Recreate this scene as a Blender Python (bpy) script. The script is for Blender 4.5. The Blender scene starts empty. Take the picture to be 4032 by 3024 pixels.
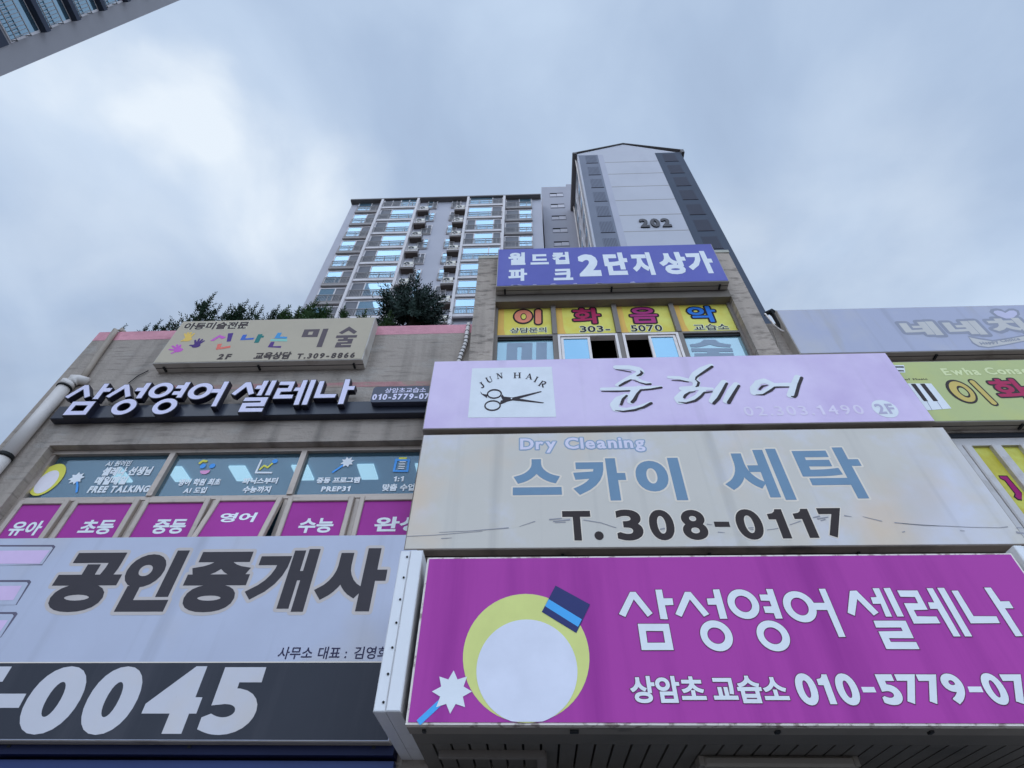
import bpy, math, random
import numpy as np
from mathutils import Vector, Matrix, geometry
random.seed(7)
R = math.radians
S = bpy.context.scene
COL = S.collection

# ---------------------------------------------------------------- camera, sky, sun, exposure
EYE = 1.6
cam = bpy.data.cameras.new('camera'); cam_ob = bpy.data.objects.new('camera', cam); COL.objects.link(cam_ob)
cam.sensor_width = 36.0; cam.lens = 19.91; cam.clip_start = 0.05; cam.clip_end = 3000
pitch, roll, yaw = R(46.945), R(1.0), R(-2.7565)
fw = Vector((math.sin(yaw)*math.cos(pitch), math.cos(yaw)*math.cos(pitch), math.sin(pitch)))
rt0 = Vector((math.cos(yaw), -math.sin(yaw), 0)); up0 = rt0.cross(fw)
rt = math.cos(roll)*rt0 + math.sin(roll)*up0; up = -math.sin(roll)*rt0 + math.cos(roll)*up0
m3 = Matrix((rt, up, -fw)).transposed()
cam_ob.matrix_world = Matrix.Translation((0, 0, EYE)) @ m3.to_4x4()
S.camera = cam_ob

SUN_EL, SUN_AZ = R(42), R(248)          # azimuth from +Y clockwise: behind the viewer, to the left
sun = bpy.data.lights.new('sun', 'SUN'); sun.energy = 0.8; sun.angle = R(40); sun.color = (1.0, 0.97, 0.93)
sun_ob = bpy.data.objects.new('sun', sun); COL.objects.link(sun_ob)
sd = Vector((math.sin(SUN_AZ)*math.cos(SUN_EL), math.cos(SUN_AZ)*math.cos(SUN_EL), math.sin(SUN_EL)))
sun_ob.rotation_euler = sd.to_track_quat('Z', 'Y').to_euler()

W = bpy.data.worlds.new('World'); S.world = W; W.use_nodes = True
nt = W.node_tree; N = nt.nodes; L = nt.links
for n in list(N): N.remove(n)
LOBES = (((-.493, .256, .831), 6.5, .7), ((-.455, .30, .84), 6, .3), ((-.40, .36, .84), 7, .28), ((-.347, .426, .836), 9, .42), ((-.545, .20, .81), 5, .35), ((-.58, .12, .80), 7, .2), ((-.55, .40, .73), 22, .28), ((.42, .50, .75), 18, .3))   # thin places in the cloud: direction, spread in degrees, amount
def wn(t, **k):
    n = N.new(t)
    for a, b in k.items(): setattr(n, a, b)
    return n
out = wn('ShaderNodeOutputWorld')
sky = wn('ShaderNodeTexSky', sky_type='NISHITA', sun_disc=False, sun_elevation=SUN_EL, sun_rotation=SUN_AZ)
bg1 = wn('ShaderNodeBackground'); bg1.inputs[1].default_value = 0.05; L.new(sky.outputs[0], bg1.inputs[0])
tc = wn('ShaderNodeTexCoord')
sep = wn('ShaderNodeSeparateXYZ'); L.new(tc.outputs['Generated'], sep.inputs[0])
den = wn('ShaderNodeMath', operation='ADD'); L.new(sep.outputs[2], den.inputs[0]); den.inputs[1].default_value = 0.22
dmx = wn('ShaderNodeMath', operation='MAXIMUM'); L.new(den.outputs[0], dmx.inputs[0]); dmx.inputs[1].default_value = 0.12
dx = wn('ShaderNodeMath', operation='DIVIDE'); L.new(sep.outputs[0], dx.inputs[0]); L.new(dmx.outputs[0], dx.inputs[1])
dy = wn('ShaderNodeMath', operation='DIVIDE'); L.new(sep.outputs[1], dy.inputs[0]); L.new(dmx.outputs[0], dy.inputs[1])
cmb = wn('ShaderNodeCombineXYZ'); L.new(dx.outputs[0], cmb.inputs[0]); L.new(dy.outputs[0], cmb.inputs[1]); cmb.inputs[2].default_value = 3.7
n1 = wn('ShaderNodeTexNoise'); L.new(cmb.outputs[0], n1.inputs['Vector'])
n1.inputs['Scale'].default_value = 1.9; n1.inputs['Detail'].default_value = 8; n1.inputs['Roughness'].default_value = 0.5; n1.inputs['Distortion'].default_value = 0.35
ramp = wn('ShaderNodeValToRGB'); L.new(n1.outputs[0], ramp.inputs[0])
els = ramp.color_ramp.elements
els[0].position = 0.30; els[0].color = (0.375, 0.478, 0.660, 1)
els[1].position = 0.68; els[1].color = (0.640, 0.780, 0.975, 1)
e = els.new(0.45); e.color = (0.450, 0.575, 0.778, 1)
# the thinner cloud where the light comes through, low on the left
def lobe(d, width, amp):
    dot = wn('ShaderNodeVectorMath', operation='DOT_PRODUCT'); L.new(wv2.outputs[0], dot.inputs[0]); dot.inputs[1].default_value = Vector(d).normalized()
    mr = wn('ShaderNodeMapRange', interpolation_type='SMOOTHSTEP'); L.new(dot.outputs['Value'], mr.inputs[0])
    mr.inputs[1].default_value = math.cos(width); mr.inputs[2].default_value = 1.0; mr.inputs[3].default_value = 0; mr.inputs[4].default_value = amp
    return mr.outputs[0]
nw = wn('ShaderNodeTexNoise'); L.new(cmb.outputs[0], nw.inputs['Vector']); nw.inputs['Scale'].default_value = 2.6; nw.inputs['Detail'].default_value = 6
ns_ = wn('ShaderNodeVectorMath', operation='MULTIPLY_ADD'); L.new(nw.outputs[1], ns_.inputs[0]); ns_.inputs[1].default_value = (.34, .34, .34); ns_.inputs[2].default_value = (-.17, -.17, -.17)
wv = wn('ShaderNodeVectorMath', operation='ADD'); L.new(tc.outputs['Generated'], wv.inputs[0]); L.new(ns_.outputs[0], wv.inputs[1])
wv2 = wn('ShaderNodeVectorMath', operation='NORMALIZE'); L.new(wv.outputs[0], wv2.inputs[0])
acc = None
for d, w_, a_ in LOBES:
    o_ = lobe(d, R(w_), a_)
    if acc is None: acc = o_
    else:
        ad = wn('ShaderNodeMath', operation='ADD'); L.new(acc, ad.inputs[0]); L.new(o_, ad.inputs[1]); acc = ad.outputs[0]
n2 = wn('ShaderNodeTexNoise'); L.new(cmb.outputs[0], n2.inputs['Vector']); n2.inputs['Scale'].default_value = 4.2; n2.inputs['Detail'].default_value = 7; n2.inputs['Distortion'].default_value = 0.4
mm = wn('ShaderNodeMath', operation='MULTIPLY'); L.new(acc, mm.inputs[0]); nr = wn('ShaderNodeMapRange'); L.new(n2.outputs[0], nr.inputs[0]); nr.inputs[1].default_value = 0.36; nr.inputs[2].default_value = 0.66; nr.inputs[3].default_value = 0.15; nr.inputs[4].default_value = 1.25; L.new(nr.outputs[0], mm.inputs[1])
mixc = wn('ShaderNodeMix', data_type='RGBA'); mixc.clamp_factor = True
L.new(mm.outputs[0], mixc.inputs[0]); L.new(ramp.outputs[0], mixc.inputs[6]); mixc.inputs[7].default_value = (0.86, 0.95, 1.05, 1)
# the unseen sky behind the viewer is raised, as added fill light on the facade
mb_ = wn('ShaderNodeMapRange', interpolation_type='SMOOTHSTEP'); L.new(sep.outputs[1], mb_.inputs[0])
mb_.inputs[1].default_value = 0.02; mb_.inputs[2].default_value = -0.55; mb_.inputs[3].default_value = 1.0; mb_.inputs[4].default_value = 2.45
bg2 = wn('ShaderNodeBackground'); L.new(mb_.outputs[0], bg2.inputs[1]); L.new(mixc.outputs[2], bg2.inputs[0])
mx = wn('ShaderNodeMixShader'); mx.inputs[0].default_value = 0.93
L.new(bg1.outputs[0], mx.inputs[1]); L.new(bg2.outputs[0], mx.inputs[2]); L.new(mx.outputs[0], out.inputs[0])

S.view_settings.view_transform = 'Standard'; S.view_settings.look = 'None'
S.view_settings.exposure = 0.0; S.view_settings.gamma = 1.0; S.view_settings.use_curve_mapping = False
S.cycles.use_denoising = True
S.cycles.max_bounces = 8; S.cycles.transparent_max_bounces = 12

# ---------------------------------------------------------------- materials
def lin(c):
    return tuple((v/255/12.92 if v <= 10 else ((v/255+0.055)/1.055)**2.4) for v in c)
WB = (0.644, 0.806, 1.0)                  # cast of the overcast light on an upright face, taken off the photographed colours
def P(r, g, b, k=1.0):
    return tuple(min(0.85, v/w*k) for v, w in zip(lin((r, g, b)), WB))
MATS = {}
def mat(name, col, rough=0.5, spec=0.4, var=0.0, scale=2.0, stretch=(1, 1, 1), bump=0.0, bscale=30.0, metallic=0.0, dark=None, thr=(0.5, 0.7), dscale=1.5, dstretch=(1, 1, 1), coat=0.0):
    """Principled surface; var mottles the colour, dark = (colour, amount) lays stains of their own shape over it."""
    if name in MATS: return MATS[name]
    m = bpy.data.materials.new(name); m.use_nodes = True; MATS[name] = m
    nt = m.node_tree; b = nt.nodes['Principled BSDF']
    b.inputs['Roughness'].default_value = rough; b.inputs['Specular IOR Level'].default_value = spec
    b.inputs['Metallic'].default_value = metallic; b.inputs['Coat Weight'].default_value = coat
    b.inputs['Base Color'].default_value = (*col, 1)
    if var or bump or dark:
        t = nt.nodes.new('ShaderNodeTexCoord')
        def noise(sc, st, det=4):
            mp = nt.nodes.new('ShaderNodeMapping'); nt.links.new(t.outputs['Object'], mp.inputs[0]); mp.inputs['Scale'].default_value = st
            n = nt.nodes.new('ShaderNodeTexNoise'); nt.links.new(mp.outputs[0], n.inputs['Vector']); n.inputs['Scale'].default_value = sc; n.inputs['Detail'].default_value = det
            n.inputs['Roughness'].default_value = 0.6
            return n.outputs[0]
        cur = None
        if var:
            mr = nt.nodes.new('ShaderNodeMapRange'); nt.links.new(noise(scale, stretch), mr.inputs[0])
            mr.inputs[1].default_value = 0.25; mr.inputs[2].default_value = 0.75; mr.inputs[3].default_value = 1-var; mr.inputs[4].default_value = 1+var
            mu = nt.nodes.new('ShaderNodeVectorMath'); mu.operation = 'SCALE'; mu.inputs[0].default_value = col; nt.links.new(mr.outputs[0], mu.inputs['Scale']); cur = mu.outputs[0]
        if dark:
            mr = nt.nodes.new('ShaderNodeMapRange'); nt.links.new(noise(dscale, dstretch, 6), mr.inputs[0])
            mr.inputs[1].default_value = thr[0]; mr.inputs[2].default_value = thr[1]; mr.inputs[3].default_value = 0; mr.inputs[4].default_value = dark[1]
            mi = nt.nodes.new('ShaderNodeMix'); mi.data_type = 'RGBA'; nt.links.new(mr.outputs[0], mi.inputs[0])
            if cur: nt.links.new(cur, mi.inputs[6])
            else: mi.inputs[6].default_value = (*col, 1)
            mi.inputs[7].default_value = (*dark[0], 1); cur = mi.outputs[2]
        if cur: nt.links.new(cur, b.inputs['Base Color'])
        if bump:
            bp = nt.nodes.new('ShaderNodeBump'); bp.inputs['Strength'].default_value = bump; bp.inputs['Distance'].default_value = 0.02
            nt.links.new(noise(bscale, (1, 1, 1), 5), bp.inputs['Height']); nt.links.new(bp.outputs[0], b.inputs['Normal'])
    return m
def overlay(m, col, amt, scale, stretch, thr, det=3):
    """a second layer of stains on an existing material"""
    nt = m.node_tree; b = nt.nodes['Principled BSDF']
    t = nt.nodes.new('ShaderNodeTexCoord'); mp = nt.nodes.new('ShaderNodeMapping'); nt.links.new(t.outputs['Object'], mp.inputs[0]); mp.inputs['Scale'].default_value = stretch
    n = nt.nodes.new('ShaderNodeTexNoise'); nt.links.new(mp.outputs[0], n.inputs['Vector']); n.inputs['Scale'].default_value = scale; n.inputs['Detail'].default_value = det
    mr = nt.nodes.new('ShaderNodeMapRange'); nt.links.new(n.outputs[0], mr.inputs[0]); mr.inputs[1].default_value = thr[0]; mr.inputs[2].default_value = thr[1]; mr.inputs[4].default_value = amt
    mi = nt.nodes.new('ShaderNodeMix'); mi.data_type = 'RGBA'; nt.links.new(mr.outputs[0], mi.inputs[0])
    lk = b.inputs['Base Color'].links
    if lk: nt.links.new(lk[0].from_socket, mi.inputs[6])
    else: mi.inputs[6].default_value = b.inputs['Base Color'].default_value
    mi.inputs[7].default_value = (*col, 1); nt.links.new(mi.outputs[2], b.inputs['Base Color'])
    return m
def glassy(name, tint, body, gloss=0.5, clear=0.0, rough=0.02):
    """window glass: a mirror share over a tinted body, with a see-through share"""
    if name in MATS: return MATS[name]
    m = bpy.data.materials.new(name); m.use_nodes = True; MATS[name] = m
    nt = m.node_tree; o = nt.nodes['Material Output']; b = nt.nodes['Principled BSDF']
    b.inputs['Base Color'].default_value = (*body, 1); b.inputs['Roughness'].default_value = 0.15
    g = nt.nodes.new('ShaderNodeBsdfGlossy'); g.inputs['Color'].default_value = (*tint, 1); g.inputs['Roughness'].default_value = rough
    t = nt.nodes.new('ShaderNodeTexCoord'); n = nt.nodes.new('ShaderNodeTexNoise'); nt.links.new(t.outputs['Object'], n.inputs['Vector']); n.inputs['Scale'].default_value = 0.9
    bp = nt.nodes.new('ShaderNodeBump'); bp.inputs['Strength'].default_value = 0.06; bp.inputs['Distance'].default_value = 0.05; nt.links.new(n.outputs[0], bp.inputs['Height']); nt.links.new(bp.outputs[0], g.inputs['Normal'])
    base = b.outputs[0]
    if clear:
        tr = nt.nodes.new('ShaderNodeBsdfTransparent'); tr.inputs[0].default_value = (0.80, 0.90, 0.94, 1)
        a = nt.nodes.new('ShaderNodeMixShader'); a.inputs[0].default_value = clear; nt.links.new(base, a.inputs[1]); nt.links.new(tr.outputs[0], a.inputs[2]); base = a.outputs[0]
    mx = nt.nodes.new('ShaderNodeMixShader'); mx.inputs[0].default_value = gloss
    nt.links.new(base, mx.inputs[1]); nt.links.new(g.outputs[0], mx.inputs[2]); nt.links.new(mx.outputs[0], o.inputs[0])
    return m
def lamp(name, col, s):
    m = bpy.data.materials.new(name); m.use_nodes = True; MATS[name] = m
    b = m.node_tree.nodes['Principled BSDF']; b.inputs['Base Color'].default_value = (.8, .8, .8, 1)
    b.inputs['Emission Color'].default_value = (*col, 1); b.inputs['Emission Strength'].default_value = s
    return m
GRIME = (.16, .15, .15)
def paint(name, rgb, rough=0.5, k=1.0): return mat(name, P(*rgb, k), rough, 0.12, var=0.05, scale=5)

CONC = mat('wall_render', P(140, 142, 144), 0.9, 0.2, var=0.10, scale=1.1, bump=0.55, bscale=26,
           dark=((0.065, 0.060, 0.055), 0.42), thr=(0.54, 0.72), dscale=2.3, dstretch=(1.3, 1, 11))
overlay(CONC, (0.075, 0.068, 0.060), 0.62, 1.5, (2.6, 1, 0.20), (0.50, 0.78))
overlay(CONC, (0.50, 0.47, 0.43), 0.35, 2.2, (1.0, 1, 2.2), (0.56, 0.74), 6)
PINK = mat('pink_band_paint', P(180, 140, 162), 0.85, 0.2, var=0.15, scale=4, bump=0.4, bscale=26, dark=(P(140, 95, 118), 0.5), thr=(.55, .7), dscale=3, dstretch=(1, 1, 6))
PINKF = mat('faded_pink_paint', P(150, 122, 132), 0.85, 0.2, var=0.18, scale=6, bump=0.4, dark=(P(136, 135, 134), 0.9), thr=(.48, .6), dscale=5, dstretch=(1, 1, 3))
PILLAR = mat('pillar_render', P(150, 151, 152), 0.9, 0.2, var=0.12, scale=2.5, bump=0.6, bscale=30, dark=((0.10, 0.085, 0.07), 0.6), thr=(0.52, 0.66), dscale=3.2, dstretch=(1.4, 1, 5))
overlay(PILLAR, (0.09, 0.08, 0.07), 0.45, 1.7, (3, 1, 0.3), (0.50, 0.75))
CAPM = mat('coping_cement', P(150, 162, 165), 0.9, 0.2, var=0.15, scale=8, bump=0.4)
ALU = mat('window_aluminium', P(152, 153, 155), 0.45, 0.5, var=0.08, scale=3, metallic=0.25, dark=((0.10, 0.09, 0.08), 0.5), thr=(.55, .75), dscale=4, dstretch=(1, 1, 1))
ALUD = mat('weathered_frame', P(106, 108, 110), 0.6, 0.4, var=0.1, scale=3)
WHITEF = mat('white_frame', P(198, 204, 216), 0.4, 0.4, var=0.03, scale=3, dark=(P(140, 135, 125), .4), thr=(.6, .8), dscale=6)
BOXM = mat('sign_box_metal', P(140, 146, 150), 0.5, 0.4, var=0.07, scale=2, dark=(P(85, 80, 75), 0.6), thr=(.56, .75), dscale=2.5, dstretch=(1, 1, 1))
BLACKM = mat('black_bracket', (0.02, 0.02, 0.02), 0.6, 0.3, var=0.1)
DARKIN = mat('dark_interior', (0.012, 0.012, 0.016), 0.9, 0.1, var=0.1)
PVC = mat('pipe_plastic', P(178, 187, 197), 0.45, 0.4, var=0.05, scale=3, dark=(P(120, 112, 100), .5), thr=(.58, .8), dscale=3, dstretch=(1, 1, .4))
PVCB = mat('painted_pipe', P(140, 141, 140), 0.7, 0.3, var=0.08, scale=6)
ROOFM = mat('roof_screed', (0.12, 0.12, 0.115), 0.9, 0.2, var=0.1)

# ---------------------------------------------------------------- mesh builder
class MB:
    def __init__(s): s.v = []; s.f = []; s.m = []
    def add(s, vs, fs, mi=0):
        o = len(s.v); s.v += [tuple(p) for p in vs]; s.f += [[i+o for i in f] for f in fs]; s.m += [mi]*len(fs); return s
    def box(s, x0, x1, y0, y1, z0, z1, mi=0):
        return s.add([(x0,y0,z0),(x1,y0,z0),(x1,y1,z0),(x0,y1,z0),(x0,y0,z1),(x1,y0,z1),(x1,y1,z1),(x0,y1,z1)],
                     [(0,3,2,1),(4,5,6,7),(0,1,5,4),(1,2,6,5),(2,3,7,6),(3,0,4,7)], mi)
    def bev(s, x0, x1, y0, y1, z0, z1, b=0.008, mi=0):
        """box with its front edges chamfered"""
        vs = [(x0+b,y0,z0+b),(x1-b,y0,z0+b),(x1-b,y0,z1-b),(x0+b,y0,z1-b),(x0,y0+b,z0),(x1,y0+b,z0),(x1,y0+b,z1),(x0,y0+b,z1),(x0,y1,z0),(x1,y1,z0),(x1,y1,z1),(x0,y1,z1)]
        return s.add(vs, [(0,1,2,3),(4,5,1,0),(5,6,2,1),(6,7,3,2),(7,4,0,3),(8,9,5,4),(9,10,6,5),(10,11,7,6),(11,8,4,7),(11,10,9,8)], mi)
    def prism(s, poly, y0, y1, mi=0):
        """outline in the XZ plane, extruded from y0 (front) to y1"""
        if area(poly) < 0: poly = poly[::-1]
        n = len(poly); tris = geometry.tessellate_polygon([[Vector((p[0], p[1], 0)) for p in poly]])
        vs = [(x, y0, z) for x, z in poly]+[(x, y1, z) for x, z in poly]; fs = []
        for t in tris:
            a = [poly[i] for i in t]
            t = list(t) if area(a) > 0 else list(t)[::-1]
            fs.append(t); fs.append([i+n for i in t[::-1]])
        for i in range(n): j = (i+1) % n; fs.append((j, i, i+n, j+n))
        return s.add(vs, fs, mi)
    def tris2d(s, pts, tris, y, mi=0):
        return s.add([(x, y, z) for x, z in pts], tris, mi)
    def solid2d(s, pts, tris, y0, y1, mi=0, side=0):
        """triangulated outline with sides: a raised letter"""
        n = len(pts); s.add([(x, y0, z) for x, z in pts], tris, mi)
        ed = {}
        for t in tris:
            for k in range(len(t)):
                e = (t[k], t[(k+1) % len(t)])
                if (e[1], e[0]) in ed: ed.pop((e[1], e[0]))
                else: ed[e] = 1
        vs = []; fs = []
        for a, b in ed:
            o = len(vs); vs += [(*[pts[a][0]], y0, pts[a][1]), (pts[b][0], y0, pts[b][1]), (pts[b][0], y1, pts[b][1]), (pts[a][0], y1, pts[a][1])]
            fs.append((o+1, o, o+3, o+2))
        return s.add(vs, fs, side)
    def tube(s, path, r, n=10, mi=0):
        path = [Vector(p) for p in path]; rings = []
        for i, p in enumerate(path):
            d = (path[min(i+1, len(path)-1)]-path[max(i-1, 0)]).normalized()
            a = d.cross(Vector((0.3, 0.1, 1)) if abs(d.z) < .9 else Vector((0, 1, 0.2))).normalized(); b = d.cross(a)
            rr = r[i] if isinstance(r, (list, tuple)) else r
            rings.append([p+a*rr*math.cos(2*math.pi*k/n)+b*rr*math.sin(2*math.pi*k/n) for k in range(n)])
        vs = [q for ring in rings for q in ring]; fs = []
        for i in range(len(rings)-1):
            for k in range(n): j = (k+1) % n; fs.append((i*n+k, i*n+j, (i+1)*n+j, (i+1)*n+k))
        fs.append(list(range(n))[::-1]); fs.append([len(vs)-n+k for k in range(n)])
        return s.add(vs, fs, mi)
    def build(s, name, mats, parent=None, smooth=False):
        me = bpy.data.meshes.new(name); base = Vector((0, 0, 0)); p = parent
        while p is not None: base += p.location; p = p.parent
        me.from_pydata([tuple(Vector(v)-base) for v in s.v], [], s.f); me.update()
        for m in (mats if isinstance(mats, (list, tuple)) else [mats]): me.materials.append(m)
        for i, pl in enumerate(me.polygons): pl.material_index = s.m[i]; pl.use_smooth = smooth
        ob = bpy.data.objects.new(name, me); COL.objects.link(ob); ob.parent = parent
        return ob
def area(p): return sum(p[i][0]*p[(i+1) % len(p)][1]-p[(i+1) % len(p)][0]*p[i][1] for i in range(len(p)))/2
def tag(o, label=None, cat=None, group=None, kind=None):
    for k, v in (('label', label), ('category', cat), ('group', group), ('kind', kind)):
        if v: o[k] = v
    return o
def thing(name, loc, label, cat, group=None):
    o = bpy.data.objects.new(name, None); COL.objects.link(o); o.location = loc; o.empty_display_size = 0.2
    return tag(o, label, cat, group)
def copy_tree(o, parent=None):
    c = o.copy(); COL.objects.link(c)
    if parent is not None: c.parent = parent
    for ch in list(o.children): copy_tree(ch, c)
    return c

# ---------------------------------------------------------------- flat shapes: union, strokes, lettering
def ccw(p): return p if area(p) > 0 else p[::-1]
def union(polys, eps=1e-6):
    vs = []; fs = []
    for p in polys:
        if abs(area(p)) < 1e-10: continue
        p = ccw(p); o = len(vs); vs += [Vector((x, z)) for x, z in p]; fs.append(list(range(o, o+len(p))))
    if not fs: return [], []
    ed = [(f[k], f[(k+1) % len(f)]) for f in fs for k in range(len(f))]
    r = geometry.delaunay_2d_cdt(vs, ed, [], 0, eps)
    pts = [(v.x, v.y) for v in r[0]]; tris = [list(f) for f in r[2]]
    if not tris: return [], []
    pa = np.array(pts); cen = np.array([pa[t].mean(0) for t in tris]); keep = np.zeros(len(tris), bool)
    for f in fs:
        q = np.array([(vs[i].x, vs[i].y) for i in f]); lo, hi = q.min(0), q.max(0)
        sel = np.where(~keep & (cen[:, 0] >= lo[0]) & (cen[:, 0] <= hi[0]) & (cen[:, 1] >= lo[1]) & (cen[:, 1] <= hi[1]))[0]
        if not len(sel): continue
        c = cen[sel]; ins = np.zeros(len(sel), bool); q2 = np.roll(q, -1, 0)
        for (x1, y1), (x2, y2) in zip(q, q2):
            if y1 == y2: continue
            ins ^= ((y1 > c[:, 1]) != (y2 > c[:, 1])) & (c[:, 0] < (x2-x1)*(c[:, 1]-y1)/(y2-y1)+x1)
        keep[sel[ins]] = True
    return pts, [(t if area([pts[i] for i in t]) > 0 else t[::-1]) for t, k in zip(tris, keep) if k and abs(area([pts[i] for i in t])) > 1e-12]
def stroke(path, w, cap='butt'):
    """polygons that cover a polyline of the given width (one number or one per point)"""
    ws = w if isinstance(w, (list, tuple)) else [w]*len(path)
    out = []
    for i in range(len(path)-1):
        a, b = Vector(path[i]), Vector(path[i+1]); d = (b-a)
        if d.length < 1e-9: continue
        d.normalize(); n = Vector((-d.y, d.x)); wa, wb = ws[i]/2, ws[i+1]/2
        out.append([tuple(a+n*wa), tuple(a-n*wa), tuple(b-n*wb), tuple(b+n*wb)])
    rng = range(len(path)) if cap == 'round' else range(1, len(path)-1)
    for i in rng:
        if ws[i] > 1e-6: out.append(disc(path[i], ws[i]/2, ws[i]/2, 12))
    return out
def disc(c, rx, rz, n=24): return [(c[0]+rx*math.cos(2*math.pi*k/n), c[1]+rz*math.sin(2*math.pi*k/n)) for k in range(n)]
def ell(b): return ((b[0][0]+b[1][0])/2, (b[2][1]+b[3][1])/2), abs(b[1][0]-b[0][0])/2, abs(b[2][1]-b[3][1])/2
def ring(bo, bi, n=40):
    """ring between two ellipses, each given by its left, right, top and bottom points"""
    (c, a, b), (c2, a2, b2) = ell(bo), ell(bi); o = disc(c, a, b, n); i = disc(c2, a2, b2, n)
    return [[o[k], o[(k+1) % n], i[(k+1) % n], i[k]] for k in range(n)]
def frame4(o, i): return [[o[k], o[(k+1) % 4], i[(k+1) % 4], i[k]] for k in range(4)]
def loops(pts, tris):
    ed = {}
    for t in tris:
        for k in range(len(t)):
            e = (t[k], t[(k+1) % len(t)])
            if (e[1], e[0]) in ed: ed.pop((e[1], e[0]))
            else: ed[e] = 1
    nx = {}
    for a, b in ed: nx.setdefault(a, []).append(b)
    res = []
    while nx:
        a = next(iter(nx)); lp = [a]; c = a
        while True:
            l = nx.get(c)
            if not l: break
            d = l.pop()
            if not l: del nx[c]
            if d == a: break
            lp.append(d); c = d
        if len(lp) > 2: res.append([pts[i] for i in lp])
    return res
def dilate(pts, tris, r, rnd=False):
    """the shape grown outwards by r: mitred corners, or round ones"""
    polys = [[pts[i] for i in t] for t in tris]
    for lp in loops(pts, tris):
        q = [lp[0]]
        for p in lp[1:]:
            if (Vector(p)-Vector(q[-1])).length > 1e-4: q.append(p)
        if len(q) > 2 and (Vector(q[0])-Vector(q[-1])).length < 1e-4: q.pop()
        n = len(q)
        if n < 3: continue
        for i in range(n):
            a, b, c = Vector(q[i-1]), Vector(q[i]), Vector(q[(i+1) % n])
            d1 = (b-a).normalized(); d2 = (c-b).normalized(); n1 = Vector((d1.y, -d1.x)); n2 = Vector((d2.y, -d2.x))
            polys.append([tuple(b), tuple(b+n2*r), tuple(c+n2*r), tuple(c)])
            cr = d1.x*d2.y-d1.y*d2.x; dt = d1.dot(d2)
            if cr > 1e-3:
                if rnd:
                    t0 = math.atan2(n1.y, n1.x); da = math.acos(max(-1, min(1, dt))); k = max(1, int(da/0.4))
                    polys.append([tuple(b)]+[(b.x+r*math.cos(t0+da*j/k), b.y+r*math.sin(t0+da*j/k)) for j in range(k+1)])
                elif dt > -0.5:
                    h = (n1+n2).normalized(); mlen = r/max(.4, h.dot(n1)); polys.append([tuple(b), tuple(b+n1*r), tuple(b+h*mlen), tuple(b+n2*r)])
                else: polys.append([tuple(b), tuple(b+n1*r), tuple(b+n2*r)])
    return union(polys)
GL = {}
def glyph(ch, res):
    if ch == '1': return union([[(0, .50), (0, .585), (.10, .605), (.165, .66), (.185, .71), (.275, .71), (.275, 0), (.150, 0), (.150, .50)]])
    if (ch, res) in GL: return GL[(ch, res)]
    c = bpy.data.curves.new('g', 'FONT'); c.body = ch; c.size = 1; c.resolution_u = res
    o = bpy.data.objects.new('g', c); COL.objects.link(o); bpy.context.view_layer.update()
    dg = bpy.context.evaluated_depsgraph_get(); me = bpy.data.meshes.new_from_object(o.evaluated_get(dg), depsgraph=dg)
    pts = [(v.co.x, v.co.y) for v in me.vertices]; tris = [list(p.vertices) for p in me.polygons]
    polys = [[pts[i] for i in t] for t in tris]
    bpy.data.objects.remove(o); bpy.data.curves.remove(c); bpy.data.meshes.remove(me)
    GL[(ch, res)] = union(polys); return GL[(ch, res)]
HAN = lambda ch: 0x3130 <= ord(ch) <= 0xD7A3
def letters(s, bold=0.0, res=3, gap=0.07, rnd=False, wide=False):
    """outline of a line of text one em high, grown by bold"""
    x = 0; P_ = []; T_ = []
    for ch in s:
        if ch == ' ': x += 0.34; continue
        g = chr(ord(ch)+0xFEE0) if wide and 33 <= ord(ch) <= 126 else ch
        pts, tris = glyph(g, res)
        if not pts: continue
        if bold: pts, tris = dilate(pts, tris, bold, rnd)
        x0 = min(p[0] for p in pts); x1 = max(p[0] for p in pts); o = len(P_)
        if HAN(ch): P_ += [(p[0]+x, p[1]) for p in pts]; x += 0.92
        else: P_ += [(p[0]-x0+x+(.05 if ch in '-1' else 0), p[1]) for p in pts]; x += x1-x0+gap+(.1 if ch in '-1' else 0)
        T_ += [[i+o for i in t] for t in tris]
    return P_, T_
def bb(pts): return min(p[0] for p in pts), max(p[0] for p in pts), min(p[1] for p in pts), max(p[1] for p in pts)
def fit(pts, b):
    """stretch to a box given by its left, right, top and bottom points"""
    x0, x1, z0, z1 = b[0][0], b[1][0], b[3][1], b[2][1]; a0, a1, c0, c1 = bb(pts)
    return [(x0+(p[0]-a0)/(a1-a0)*(x1-x0), z0+(p[1]-c0)/(c1-c0)*(z1-z0)) for p in pts]
def text(s, b, y, m, parent, name='lettering', bold=0.0, res=3, gap=0.07, rnd=False, wide=False, rim=None, depth=None, side=None, tilt=0.0):
    """a line of writing on an upright face; rim = (extra width, material) is the edging printed behind it"""
    out = None
    pts, tris = letters(s, bold, res, gap, rnd, wide); q = fit(pts, b)
    if tilt:
        cx = (b[0][0]+b[1][0])/2; q = [(p[0], p[1]+tilt*(p[0]-cx)) for p in q]
    if rim:
        global RIMS
        RIMS = (RIMS+1) % 4; w = rim[0]; rp, rt_ = dilate(q, tris, w, True)
        MB().tris2d(rp, rt_, y+0.0008+0.0002*RIMS).build(name+'_edging', rim[1], parent)
    mb = MB()
    if depth: mb.solid2d(q, tris, y, y+depth, 0, 1 if side else 0)
    else: mb.tris2d(q, tris, y)
    return mb.build(name, [m, side] if side else m, parent)
RIMS = 0
def flat(polys, y, m, parent, name):
    pts, tris = union(polys); return MB().tris2d(pts, tris, y).build(name, m, parent)
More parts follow.
